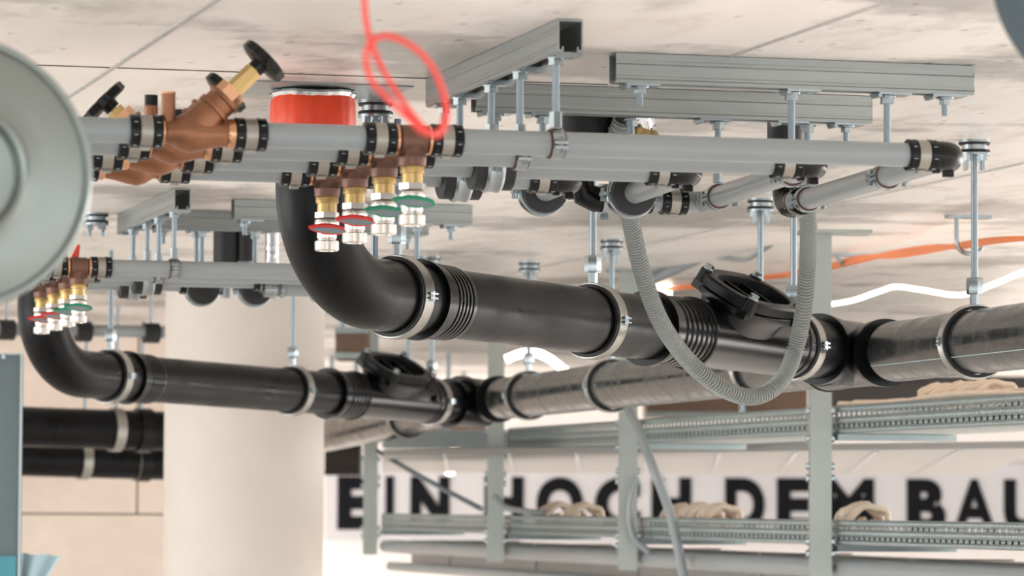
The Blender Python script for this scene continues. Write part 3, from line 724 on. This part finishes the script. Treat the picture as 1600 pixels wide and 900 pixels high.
# painted line and star mark on the pipe
Lm = (main_at(1850)-main_at(1400)).length
k = MB()
for a0, ww in ((R(-38), .0007),):
    y, z = RD*math.cos(a0)+.0002, RD*math.sin(a0)
k.box((Lm/2, (RD+.0001)*math.cos(R(30)), -(RD+.0001)*math.sin(R(30))), (Lm, .0012, .0014)); obj('marking_line', k, 'white_tape', tm)
JR = main_at(757)
mid = main_pipe(1290, 790, 'long dusty black main drain pipe passing under the grey hose')
FAR = W(505, 681, 14.4)
ds2 = (FAR-JR).normalized()
main_pipe(0, 0, 'far end of the dusty black main drain beyond the rear junction', Pa=JR+ds2*.1, Pb=FAR+ds2*1.2)
for px, l, c_ in ((1523, 'zinc drain clamp on the main drain near the right edge', 1), (1188, 'zinc drain clamp on the main drain behind the grey hose loop', 1), (955, 'zinc drain clamp on the main drain, third from the right', 1), (826, 'zinc drain clamp on the main drain beside the rear junction', 1)):
    P = main_at(px); big_hanger(P, dM, l, 1)
    anchor(V((P.x, P.y, ZC)), 'ceiling anchor above the '+l.replace('zinc ', ''))
P = JR+ds2*((FAR-JR).length*.42); big_hanger(P, ds2, 'zinc drain clamp on the far end of the main drain', 1)
# ---- rear drain
BR1 = W(757, 634, proj(JR)[2]); BR0 = W(300, 598, 10.45); dR = (BR1-BR0).normalized()
rb = lambda px: onB(px, BR0, dR)
vr = rb(64)
bend2, e = drain_bend(V((vr.x, vr.y, 0)), BR0, dR, 200, 'large glossy black drain bend behind the round duct, rear', ZC-.001, rb=.17)
coupler(mf(rb(197), dR), 'black drain coupling with sealing rings right after the rear bend')
t = thing('drain_pipe', 'straight black drain pipe crossing in front of the concrete column', 'pipe', mf(rb(206), dR), 'black drain pipes')
obj('tube', MB().cyl((0,0,0), ((rb(512)-rb(206)).length,0,0), RD, 48), 'pe', t)
big_hanger(rb(172), dR, 'zinc drain clamp around the end of the rear bend', -1, r=.064)
big_hanger(rb(457), dR, 'zinc drain clamp on the rear drain pipe in front of the column', -1)
t = inspection(BR0, dR, 512, 548, 668, 'black drain inspection tee with bolted oval lid, rear branch', -1)
big_hanger(rb(674), dR, 'zinc drain clamp right after the rear inspection tee', -1)
t = thing('drain_pipe', 'short black drain pipe between inspection tee and junction, rear', 'pipe', mf(rb(664), dR), 'black drain pipes')
L = (rb(752)-rb(664)).length
obj('tube', MB().cyl((0,0,0), (L,0,0), RD, 48), 'pe', t)
s = (rb(700)-rb(664)).length
k = MB().lathe([(s,RD),(s,.0735),(s+.01,.0735),(s+.012,.069),(L,.068)], (0,0,0), X_, 48); obj('socket', k, 'fit', t)
junction(JR, dR, 'black 45 degree drain junction where the rear branch meets the main')
anc = WZ(587, 158, ZC); anchor(anc, 'round ceiling anchor with black rubber rings right of the orange sleeve')
plain_rod(V((anc.x, anc.y, 0)), H+.40, ZC-.03, 'threaded rod behind the nickel valves, right of the orange sleeve', .0062)
P = W(655, 380, 10.6)
anc = WZ(672, 402, ZC); anchor(anc, 'round ceiling anchor just above the front drain coupling'); 
# ================================================================== GREY HOSE
def corrugated(pts, r, pitch, seg=18):
    p = resample(spline(pts, 24), pitch/4); rad = [r*(1.02, 1.02, .76, .76)[i % 4] for i in range(len(p))]
    return p, MB().sweep(p, r, seg, rad)
hp = [W(972,188,6.50), W(964,215,6.52), W(962,262,6.60), W(972,305,6.72), W(985,345,6.78), W(1002,420,6.86), W(1031,500,6.95), W(1075,563,7.05), W(1128,606,7.1), W(1178,620,7.15), W(1220,596,7.2), W(1243,545,7.25), W(1256,480,7.2), W(1262,410,7.15), W(1263,350,7.05), W(1258,290,6.98), W(1250,235,6.95), W(1250,200,6.95)]
p, k = corrugated(hp, .016, .0066, 20)
t = thing('corrugated_hose', 'grey corrugated conduit hanging in a long loop in front of the drain pipe', 'hose', hp[0])
obj('corrugated_tube', k, 'hose', t, world=True, sharp=60)
d0 = (p[1]-p[0]).normalized()
obj('mouth_shade_disc', MB().lathe([(-.0006,.0118),(.004,.0118)], p[0]-d0*.0004, d0, 20), 'hoseshade', t, world=True, label='dark disc standing in for the shaded hose mouth')
# ================================================================== CABLE TRAYS AND POSTS
def tpt(px, py, D): return W(px, py, D)
PB = W(1281, 500, 9.74)
posts = [(1281, 34), (978, 30), (770, 27), (574, 24)]
PXS = []
lbls = ['tall galvanised hanging post nearest the viewer, right of the grey hose', 'second galvanised hanging post, with the loose grey conduit', 'third galvanised hanging post, under the rear drain junction', 'farthest galvanised hanging post, beside the banner letter E']
for j, (px, wpx) in enumerate(posts):
    P = on_px(V((PB.x, PB.y, 0)), Y_, px); PXS.append(P); zb = H-.187
    t = thing('tray_post', lbls[j], 'post', V((P.x, P.y, zb)), 'posts carrying the cable trays')
    Mx = Matrix.Rotation(-YAW*.9, 4, 'Z')
    h = ZC-zb; w2 = .027; k = MB(Mx)
    # C profile opening to the back
    poly = [(-w2,-.02),(w2,-.02),(w2,.02),(w2-.012,.02),(w2-.012,.017),(w2-.003,.017),(w2-.003,-.017),(-w2+.003,-.017),(-w2+.003,.017),(-w2+.012,.017),(-w2+.012,.02),(-w2,.02)]
    k.loft([[V((x,y,0)) for x, y in poly], [V((x,y,h)) for x, y in poly]], cap=(False, False)); obj('profile', k, 'post', t, sharp=20)
    k = MB(Mx); k.box((.03,0,h-.004), (.19,.12,.008)); obj('head_plate', k, 'post', t)
    for zz in (.07, .10, .26, .29, .36, .43):
        for sx in (-1, 1):
            k = MB(Mx); k.hexa((sx*w2,.0,zz), (sx*(w2+.009),.0,zz), .009); obj('side_bolt', k, 'zinc', t)
def tray(P0, P1, z0, h, wd, label, m='galv'):
    """perforated tray along P0->P1 (horizontal), bottom at z0, running on the right of the line"""
    a = V((P0.x, P0.y, z0)); c = V((P1.x, P1.y, z0)); t = thing('cable_tray', label, 'cable tray', frame(a, c-a), 'perforated cable trays'); L = (c-a).length
    def side(y, nm, h=h):
        n = int(L/.036); k = MB(); cuts = []
        zs = [0, h*.20, h*.35, h*.62, h*.77, h]
        for q in range(n):
            u0, u1 = L*q/n, L*(q+1)/n; um0, um1 = u0+(u1-u0)*.31, u0+(u1-u0)*.69
            for (ua, ub, hole) in ((u0, um0, 0), (um0, um1, 1), (um1, u1, 0)):
                for zi in range(5):
                    if hole and zi in (1, 3): continue
                    k.add([(ua,y,zs[zi]),(ub,y,zs[zi]),(ub,y,zs[zi+1]),(ua,y,zs[zi+1])], [(0,1,2,3)])
        o = obj(nm, k, m, t); md = o.modifiers.new('thickness', 'SOLIDIFY'); md.thickness = .0018; o['kind'] = 'stuff' if False else 'part'; del o['kind']
        return o
    side(0, 'side_plate'); side(-wd, 'side_plate', .025)
    k = MB().box((L/2, -wd/2, .001), (L, wd, .002)); obj('rolled_edge', MB().box((L/2, -.005, h), (L, .010, .002)), m, t); obj('bottom_plate', k, m, t)
    for u in (.02, L-.02):
        k = MB().box((u, -wd/2, -.009), (.035, wd+.02, .016)); obj('support_arm', k, 'galv', t)
    return t
off = V((.045, 0, 0))
def darkening_cable(a, c, z0, label):  # dark cable added so the lower tray holes look dark
    p = [V((a.x+.035, a.y, z0+.020)), V((c.x+.035, c.y, z0+.020))]
    t = thing('cable', label, 'cable', p[0], 'dark cables added behind the tray holes'); obj('sheath', MB().cyl(p[0], p[1], .016, 10), 'dark', t, world=True)
zu, zl = H+.186, H-.095
near = on_px(V((PB.x, PB.y, 0)), Y_, 1800)
gaps = [(near, PXS[0]), (PXS[0], PXS[1]), (PXS[1], PXS[2]), (PXS[2], PXS[3])]
nmz = ['right of the nearest post', 'between the first and second posts', 'between the second and third posts', 'between the third and farthest posts']
for j, (a, c) in enumerate(gaps):
    if j < 3: darkening_cable(a+off, c+off, zu, f'dark cable added to darken holes of the upper tray {nmz[j]}')
    darkening_cable(a+off, c+off, zl, f'dark cable added to darken holes of the lower tray {nmz[j]}')
    if j < 3: tray(a+off, c+off, zu, .070, .30, f'upper perforated cable tray {nmz[j]}')
    tray(a+off, c+off, zl, .062, .30, f'lower perforated cable tray {nmz[j]}')
# grey pipes carried below the lower tray
def long_tube(P0, P1, r, m, name, label, cat, grp=None, seg=20):
    t = thing(name, label, cat, P0, grp); obj('tube', MB().cyl(P0, P1, r, seg), m, t, world=True); return t
farp = PXS[3]
for dy, dz, r, l in ((.06, -.040, .024, 'pale grey conduit pipe right under the lower cable tray'), (.08, -.115, .018, 'thinner grey conduit pipe under the first conduit pipe')):
    a = V((near.x+dy, near.y, zl-.02+dz)); c = V((farp.x+dy, farp.y, zl-.02+dz)); long_tube(a, c, r, 'pp', 'conduit_pipe', l, 'pipe', 'pipes under the trays')
a = V((near.x+.16, near.y, zl-.125)); c = V((farp.x+.16, farp.y, zl-.125))
t = thing('air_duct', 'long flat grey duct running right under the lower cable trays', 'duct', frame(a, c-a)); L = (c-a).length
obj('casing', MB().box((L/2, -.13, .045), (L, .26, .085)), 'ductgrey', t)
for q in range(6): obj('flange', MB().box((L*(q+.5)/6, -.13, .045), (.03, .27, .095)), 'ductgrey', t)
# rectangular ventilation duct behind the trays
def slab(label, corners, z0, z1, m, name, cat, grp=None):
    t = thing(name, label, cat, V((corners[0].x, corners[0].y, z0)), grp); n = len(corners)
    k = MB().loft([[V((c.x, c.y, z0)) for c in corners], [V((c.x, c.y, z1)) for c in corners]]); obj('casing', k, m, t, world=True)
    return t
dz0 = H+.165
A = WZ(1530, 742, dz0); Bp = WZ(598, 738, dz0); C1 = WZ(1640, 700, dz0); C2 = WZ(598, 712, dz0)
t = slab('broad flat sheet metal air duct seen from below behind the cable trays', [A, Bp, C2, C1], dz0, dz0+.02, 'ductgrey', 'air_duct', 'duct')
u = (Bp-A); k = MB()
for q in range(1, 9):
    s0 = A+u*(q/9.0); s1 = C1.lerp(C2, q/9.0)
    k.cyl(V((s0.x,s0.y,dz0-.001)), V((s1.x,s1.y,dz0-.001)), .006, 6); obj('reflection_bar', k, 'zinc', t, world=True); k = MB()  # bars modelled for slanting light reflections on the duct underside
t['label'] = 'broad flat sheet metal air duct seen from below behind the cable trays'
# duct support rail across
a = WZ(1300, 697, dz0+.0); 
# beige cable coils
def coil(P, rx, turns, label, grp, r=.009, flat=0.7, ax=Y_):
    t = thing('cable_coil', label, 'cable coil', P, grp)
    pts = []
    n = 20*turns
    for q in range(n+1):
        a = 2*math.pi*q/20; rr = rx*(1+.10*math.sin(q*.7)); pts.append(V((rr*math.cos(a)+.10*rx*math.sin(q*.11), (q/n-.5)*.10, rr*flat*math.sin(a)+.004*math.sin(q*1.3))))
    obj('cable', MB().sweep(pts, r, 8), 'beige', t)
    k = MB()
    k.sweep([V((rx*.1*math.cos(q), (q/6-.5)*.02, 0)) for q in range(6)], r, 6); obj('tie', k, 'beige', t)
    return t
for px, py, D, rx, l in ((868, 793, 12.0, .052, 'left beige cable coil in the lower tray before the letter O'), (908, 795, 11.9, .048, 'right beige cable coil in the lower tray beside the letter O'),
                     (1062, 797, 10.9, .045, 'small beige cable coil in the lower tray, left of its neighbours'), (1092, 795, 10.8, .05, 'middle beige cable coil in the lower tray before the letter D'), (1122, 792, 10.7, .048, 'right beige cable coil in the lower tray before the letter D'),
                     (1347, 804, 9.45, .052, 'beige cable coil in the lower tray under the letter M')):
    q = on_px(V((PB.x+.2, PB.y, 0)), Y_, px); coil(V((q.x, q.y, zl+.062)), rx, 5, l, 'cable coils in the lower tray')
for px, py, D, l in ((1475, 617, 8.75, 'left beige cable loop on the upper tray'), (1512, 613, 8.65, 'middle beige cable loop on the upper tray'), (1548, 612, 8.55, 'right beige cable loop on the upper tray')):
    q = on_px(V((PB.x+.16, PB.y, 0)), Y_, px); coil(V((q.x, q.y, zu+.085)), .045, 3, l, 'cable loops on the upper tray', r=.007, flat=.55)
for j, dy in enumerate((.03, .07, .12)):
    a = V((near.x+.06+dy, near.y, zu+.078)); c = V((PXS[0].x+.06+dy, PXS[0].y+.1, zu+.074))
    pts = [a.lerp(c, q/10)+V((0,0,.006*math.sin(q*1.3+j))) for q in range(11)]
    t = thing('cable', f'beige cable lying along the upper tray, {["nearest","middle","farthest"][j]} of three', 'cable', a, 'beige cables on the upper tray'); obj('sheath', MB().sweep(spline(pts, 3), .009, 8), 'beige', t, world=True)
# loose conduits at the second post
for pts, r, l in (([W(982,640,11.0), W(1000,678,10.9), W(1022,735,10.8), W(1043,790,10.8), W(1058,850,10.8), W(1070,915,10.8)], .014, 'long loose grey conduit sweeping down in front of the trays'),
                  ([W(996,745,11.2), W(986,775,11.2), W(984,812,11.2), W(992,842,11.2), W(1014,862,11.2)], .010, 'short curved grey conduit at the foot of the second post'),
                  ([W(772,775,12.7), W(790,792,12.7), W(815,798,12.6), W(850,802,12.5)], .010, 'short curved white conduit at the third post'),
                  ([W(590,705,14.0), W(640,735,13.8), W(700,768,13.6), W(752,795,13.4)], .009, 'dark diagonal bracing tube before the letters I and N')):
    t = thing('loose_conduit', l, 'conduit', pts[0], 'loose conduits by the trays'); obj('tube', MB().sweep(spline(pts, 8), r, 12), 'rod' if 'dark' in l else 'pp', t, world=True)
# ================================================================== CABLES ON THE CEILING, LIGHTS
def tube_thing(name, label, cat, pts, r, m, grp=None, n=8, seg=10):
    t = thing(name, label, cat, pts[0], grp); obj('sheath', MB().sweep(spline(pts, n), r, seg), m, t, world=True); return t
for j in range(3):
    pts = [W(1165,436,11.4), W(1230,428+j,11.2), W(1300,414+2*j,10.8), W(1345,402+3*j,10.4), W(1400,400-3*j,10.0), W(1460,391-3*j,9.6), W(1512,380+2*j,9.2), W(1560,374+j,8.9), W(1640,372-2*j,8.6)]
    pts = [p+V((0,.012*j,0)) for p in pts]
    tube_thing('orange_cable', f'orange cable held by ceiling hooks, {["top","middle","bottom"][j]} one of the bundle', 'cable', pts, .0065, 'ocable', 'orange cables under the ceiling')
for px, py, D, l in ((1325, 404, 10.6, 'left zinc cable hook under the ceiling holding orange cables'), (1513, 383, 9.2, 'right zinc cable hook under the ceiling behind the threaded rod')):
    P = W(px, py, D); t = thing('cable_hook', l, 'hook', P, 'cable hooks'); h = ZC-P.z
    pts = [V((-.03,0,h)), V((-.03,0,h*.5)), V((-.028,0,.0)), V((-.015,0,-.016)), V((.008,0,-.02)), V((.03,0,-.012)), V((.034,0,-.002))]
    obj('hook', MB().sweep(spline(pts, 5), .006, 8), 'zinc', t); obj('hook_plate', MB().box((0,0,h-.004), (.11,.03,.008)), 'zinc', t)
tube_thing('light_hose', 'glowing white light hose hanging in a wave under the ceiling at right', 'lamp', [W(1286,477,10.4), W(1330,470,10.2), W(1372,456,10.0), W(1400,448,9.9), W(1440,453,9.7), W(1500,461,9.4), W(1550,445,9.2), W(1620,415,9.0)], .0065, 'led', 'glowing light hoses')
tube_thing('light_hose', 'glowing warm light hose seen under the front drain pipe, before the rear junction', 'lamp', [W(790,562,12.2), W(812,553,12.2), W(835,551,12.2), W(858,560,12.2), W(880,577,12.2), W(900,592,12.2)], .013, 'lampw', 'glowing light hoses')
tube_thing('conduit', 'pale grey conduit sagging under the ceiling behind the grey hose', 'conduit', [W(935,470,11.6), W(1000,445,11.4), W(1060,418,11.2), W(1105,398,11.0)], .016, 'pp', 'pale conduits under the ceiling')
tube_thing('conduit', 'thin pale conduit sagging right of the thicker one under the ceiling', 'conduit', [W(1105,398,11.0), W(1135,404,10.8), W(1165,405,10.6), W(1190,392,10.4), W(1225,368,10.2)], .007, 'pp', 'pale conduits under the ceiling')
tube_thing('orange_cable', 'orange cable low behind the inspection tee left of the bundle', 'cable', [W(1040,452,12.2), W(1070,449,12.1), W(1105,447,12.0)], .008, 'ocable', 'orange cables under the ceiling')
def glow_box(P, sx, sz, l):
    t = thing('glow_panel', l, 'lamp', P, 'bright lamps in the background')
    obj('diffuser', MB(frame(V((0,0,0)), r0)).box((0,0,0), (sx,.03,sz)), 'lampw', t); obj('housing', MB(frame(V((0,0,0)), r0)).box((0,.03,sz*.1), (sx*1.05,.03,sz*1.1)), 'galv', t)
glow_box(W(1036, 450, 12.2), .055, .075, 'bright glowing panel behind the grey hose above the drain pipe')  # small glowing box for a bright spot under the ceiling
for px, py, l in ((703, 735, 'small round lamp glow left of the third post'), (710, 706, 'small lamp glow above the other one left of the third post')):
    P = W(px, py, 24.0); t = thing('wall_lamp', l, 'lamp', P, 'bright lamps in the background'); obj('diffuser', MB().lathe([(-.02,.02),(-.01,.03),(.01,.03),(.02,.02)], (0,0,0), Y_, 16), 'lampw', t)
    obj('bracket', MB().box((0,.04,0), (.02,.05,.02)), 'galv', t)
# ================================================================== FAR BACKGROUND
# dark machinery under the ceiling far back
def bgbox(px0, px1, py0, py1, D, dep, m, name, label, cat, grp=None):
    a = W(px0, py1, D); c = W(px1, py1, D); top = W(px0, py0, D).z
    t = thing(name, label, cat, a, grp); Mx = frame(V((0,0,0)), c-a); L = (c-a).length; h = top-a.z
    k = MB(Mx).box((L/2, dep/2, h/2), (L, dep, h)); obj('casing', k, m, t)
    k = MB(Mx).box((L/2, -.01, h-.01), (L*1.01, .03, .02)); obj('flange', k, 'dark' if m == 'dark' else 'galv', t)
    k = MB(Mx).box((L/2, -.01, .01), (L*1.01, .03, .02)); obj('flange', k, 'dark' if m == 'dark' else 'galv', t)
    if ZC-top > .02:
        for u in (.15, .85): obj('hanger_rod', MB(Mx).cyl((L*u, dep/2, h-.005), (L*u, dep/2, ZC-a.z), .01, 8), 'rod', t)
    return t
bgbox(1300, 1720, 590, 640, 20.5, .5, 'dark', 'machine', 'dark machine casing far back above the upper tray at right', 'machine', 'dark casings far back')
bgbox(1010, 1262, 602, 650, 19.0, .5, 'brown', 'machine', 'brown casing far back between the first and second posts', 'machine', 'dark casings far back')
bgbox(520, 760, 640, 690, 20.0, .4, 'brown', 'machine', 'brown casing far back behind the far main drain', 'machine', 'dark casings far back')
bgbox(507, 562, 688, 742, 18.0, .3, 'dark', 'machine', 'dark box right of the column above the banner', 'machine', 'dark casings far back')
bgbox(524, 575, 512, 560, 13.6, .25, 'brown', 'wooden_box', 'brown wooden box right of the column under the ceiling', 'box')
bgbox(600, 1262, 672, 700, 17.5, .3, 'galv', 'air_duct', 'long pale air duct far back between the posts', 'duct')
# pair of dark drain pipes on the left behind the rear branch
for (y0, y1, D, rpx, l) in ((668, 676, 13.2, 31, 'upper thick black pipe behind the rear drain bend, left of the column'), (718, 724, 14.2, 28, 'lower thick black pipe left of the column')):
    a = W(-160, y0-8, D-.3); c = W(420, y1+3, D+.3); r = rpx*D/F
    t = thing('drain_pipe', l, 'pipe', frame(a, c-a), 'black drain pipes')
    L = (c-a).length; obj('tube', MB().cyl((0,0,0), (L,0,0), r, 40), 'pe', t)
    k = MB()
    for px in (212,):
        s = (on_px(a, (c-a).normalized(), px)-a).length; k.lathe([(s,r),(s,r+.009),(s+.05,r+.009),(s+.05,r)], (0,0,0), X_, 40)
    obj('coupling', k, 'fit', t)
    for px in ((180,) if y0 < 700 else (130, 218)):
        s = (on_px(a, (c-a).normalized(), px)-a).length
        k = MB().ring((s,0,0), X_, r+.002, r+.008, .035, 40); obj('clamp_band', k, 'band', t)
        obj('hanger_rod', MB().cyl((s,0,r), (s,0,ZC-a.z), .006, 8), 'rod', t)
# third row of grey pipes far left
a = W(-60, 512, 12.6); c = W(262, 519, 12.9)
t = thing('supply_pipe', 'blurred grey pipe of a third bank between duct and column', 'pipe', frame(a, c-a), 'grey supply pipes'); L = (c-a).length
obj('tube', MB().cyl((0,0,0), (L,0,0), .020, 20), 'pp', t)
for px in (10, 130, 236):
    s = (on_px(a, (c-a).normalized(), px)-a).length
    obj('clamp', MB().ring((s,0,-.004), X_, .019, .034, .05, 20), 'rub', t); obj('hanger_rod', MB().cyl((s,0,.02), (s,0,ZC-a.z-.01), .005, 8), 'rod', t)
bgbox(208, 262, 442, 452, 11.9, .05, 'galv', 'mounting_rail', 'blurred crosswise rail far back left of the column', 'rail')
anchor(WZ(150, 333, ZC), 'round ceiling anchor just right of the round duct')
# ================================================================== FOREGROUND
dc = W(-68, 270, 3.8); axd = (CAM+V((.35,0,0))-dc); axd = V((.06,-1,0)).normalized()
t = thing('round_duct', 'large round galvanised duct end cap filling the left edge', 'duct', frame(dc, axd))
k = MB().lathe([(-.9,.134),(-.016,.134),(-.014,.137),(.0,.137),(.004,.1345),(.004,.131),(.0,.128),(.006,.11),(.010,.09),(.012,.072),(.014,.069),(.016,.067),(.014,.063),(-.006,.059),(-.010,.0)], (0,0,0), X_, 96); obj('end_cap', k, 'duct', t, sharp=30)
k = MB()
for q in range(4): k.lathe([(-.2-q*.12,.134),(-.2-q*.12,.136),(-.19-q*.12,.136),(-.19-q*.12,.134)], (0,0,0), X_, 64)
obj('spiral_seam', k, 'duct', t)
k = MB().ring((-.3,0,0), X_, .1345, .1375, .03, 48); k.cyl((-.3,0,.137), (-.3,0,ZC-dc.z), .005, 10); obj('duct_hanger', k, 'zinc', t)
dc2 = W(1768, -62, 3.8)
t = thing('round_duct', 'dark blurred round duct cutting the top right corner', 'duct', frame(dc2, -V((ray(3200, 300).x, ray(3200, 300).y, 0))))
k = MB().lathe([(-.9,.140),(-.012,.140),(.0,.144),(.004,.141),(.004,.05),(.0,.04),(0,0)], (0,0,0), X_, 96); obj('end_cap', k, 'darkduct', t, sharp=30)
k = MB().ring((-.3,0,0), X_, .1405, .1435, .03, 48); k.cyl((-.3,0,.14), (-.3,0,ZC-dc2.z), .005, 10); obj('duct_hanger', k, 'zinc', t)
# red cord
D = 3.3
rp = [V((W(566,-40,D).x, W(566,-40,D).y, ZC)), W(562,-300,D), W(567,-60,D), W(569,0,D), W(574,45,D), W(590,92,D), W(618,142,D+.03), W(655,192,D+.05), W(682,212,D+.05), W(697,190,D+.05), W(694,148,D+.03), W(672,100,D), W(640,70,D-.02), W(605,56,D-.03), W(580,66,D-.03), W(572,92,D-.03), W(580,125,D-.02), W(604,152,D), W(634,180,D), W(662,206,D), W(686,206,D+.02), W(697,170,D+.03), W(686,125,D+.04)]
tube_thing('hanging_cable', 'thin red cord hanging in a blurred double loop from the ceiling', 'cord', rp, .0027, 'cord', None, 8, 10)
# cabinet on the left
P = W(38, 552, 5.0)
cM = frame(V((P.x, P.y, 0)), r0)
rc = ray(20, 552); cM = frame(V((P.x, P.y, 0)), V((rc.y, -rc.x, 0)))
t = thing('switch_cabinet', 'grey metal cabinet standing at the left edge of the frame', 'cabinet', cM)
ht = P.z; k = MB().box((-.30,.10,ht/2), (.598,.20,ht)); obj('casing', k, 'cab', t)
k = MB().box((-.0035,-.002,ht/2), (.003,.006,ht)); k.box((-.30,-.002,ht-.001), (.598,.006,.002)); obj('edge_trim', k, 'cabedge', t)
k = MB().cyl((-.027,-.001,ht-.005), (-.027,-.004,ht-.005), .003, 10); obj('rivet', k, 'zinc', t)
zt = W(15, 868, 5.0).z
k = MB().box((-.303,-.0035,zt-.15), (.592,.003,.30)); obj('protective_film', k, 'teal', t, label='teal protective film')
f = MB(); n = 14
Pf = W(26, 905, 5.02)
fm = frame(Pf, r0)
loops = []
for q in range(n+1):
    u = q/n; x = u*(.058 if q else .058); top = .034-.003*u+.001*math.sin(q*.9)
    loops.append([V((x*.35, .004*math.sin(q*.8), -.03)), V((x*.35, .001+.004*math.sin(q*.8), -.03)), V((x, .003*math.sin(q*.9)+.001, top)), V((x, .003*math.sin(q*.9), top))])
t = thing('plastic_sheet', 'light blue plastic sheet sticking out beside the cabinet', 'plastic sheet', fm)
obj('sheet', f.loft(loops), 'film', t)
# small red tip beside the duct
t = thing('vent_cap', 'small red plastic cap peeking out between round duct and rear tee', 'cap', W(113, 402, 8.5)); obj('tip', MB().lathe([(0,.004),(.01,.009),(.03,.007),(.05,.003)], (0,0,-.02), V((.3,0,1)), 12), 'redspot', t); obj('stem', MB().cyl((-.006,0,-.045), (0,0,-.01), .004, 10), 'brass', t)
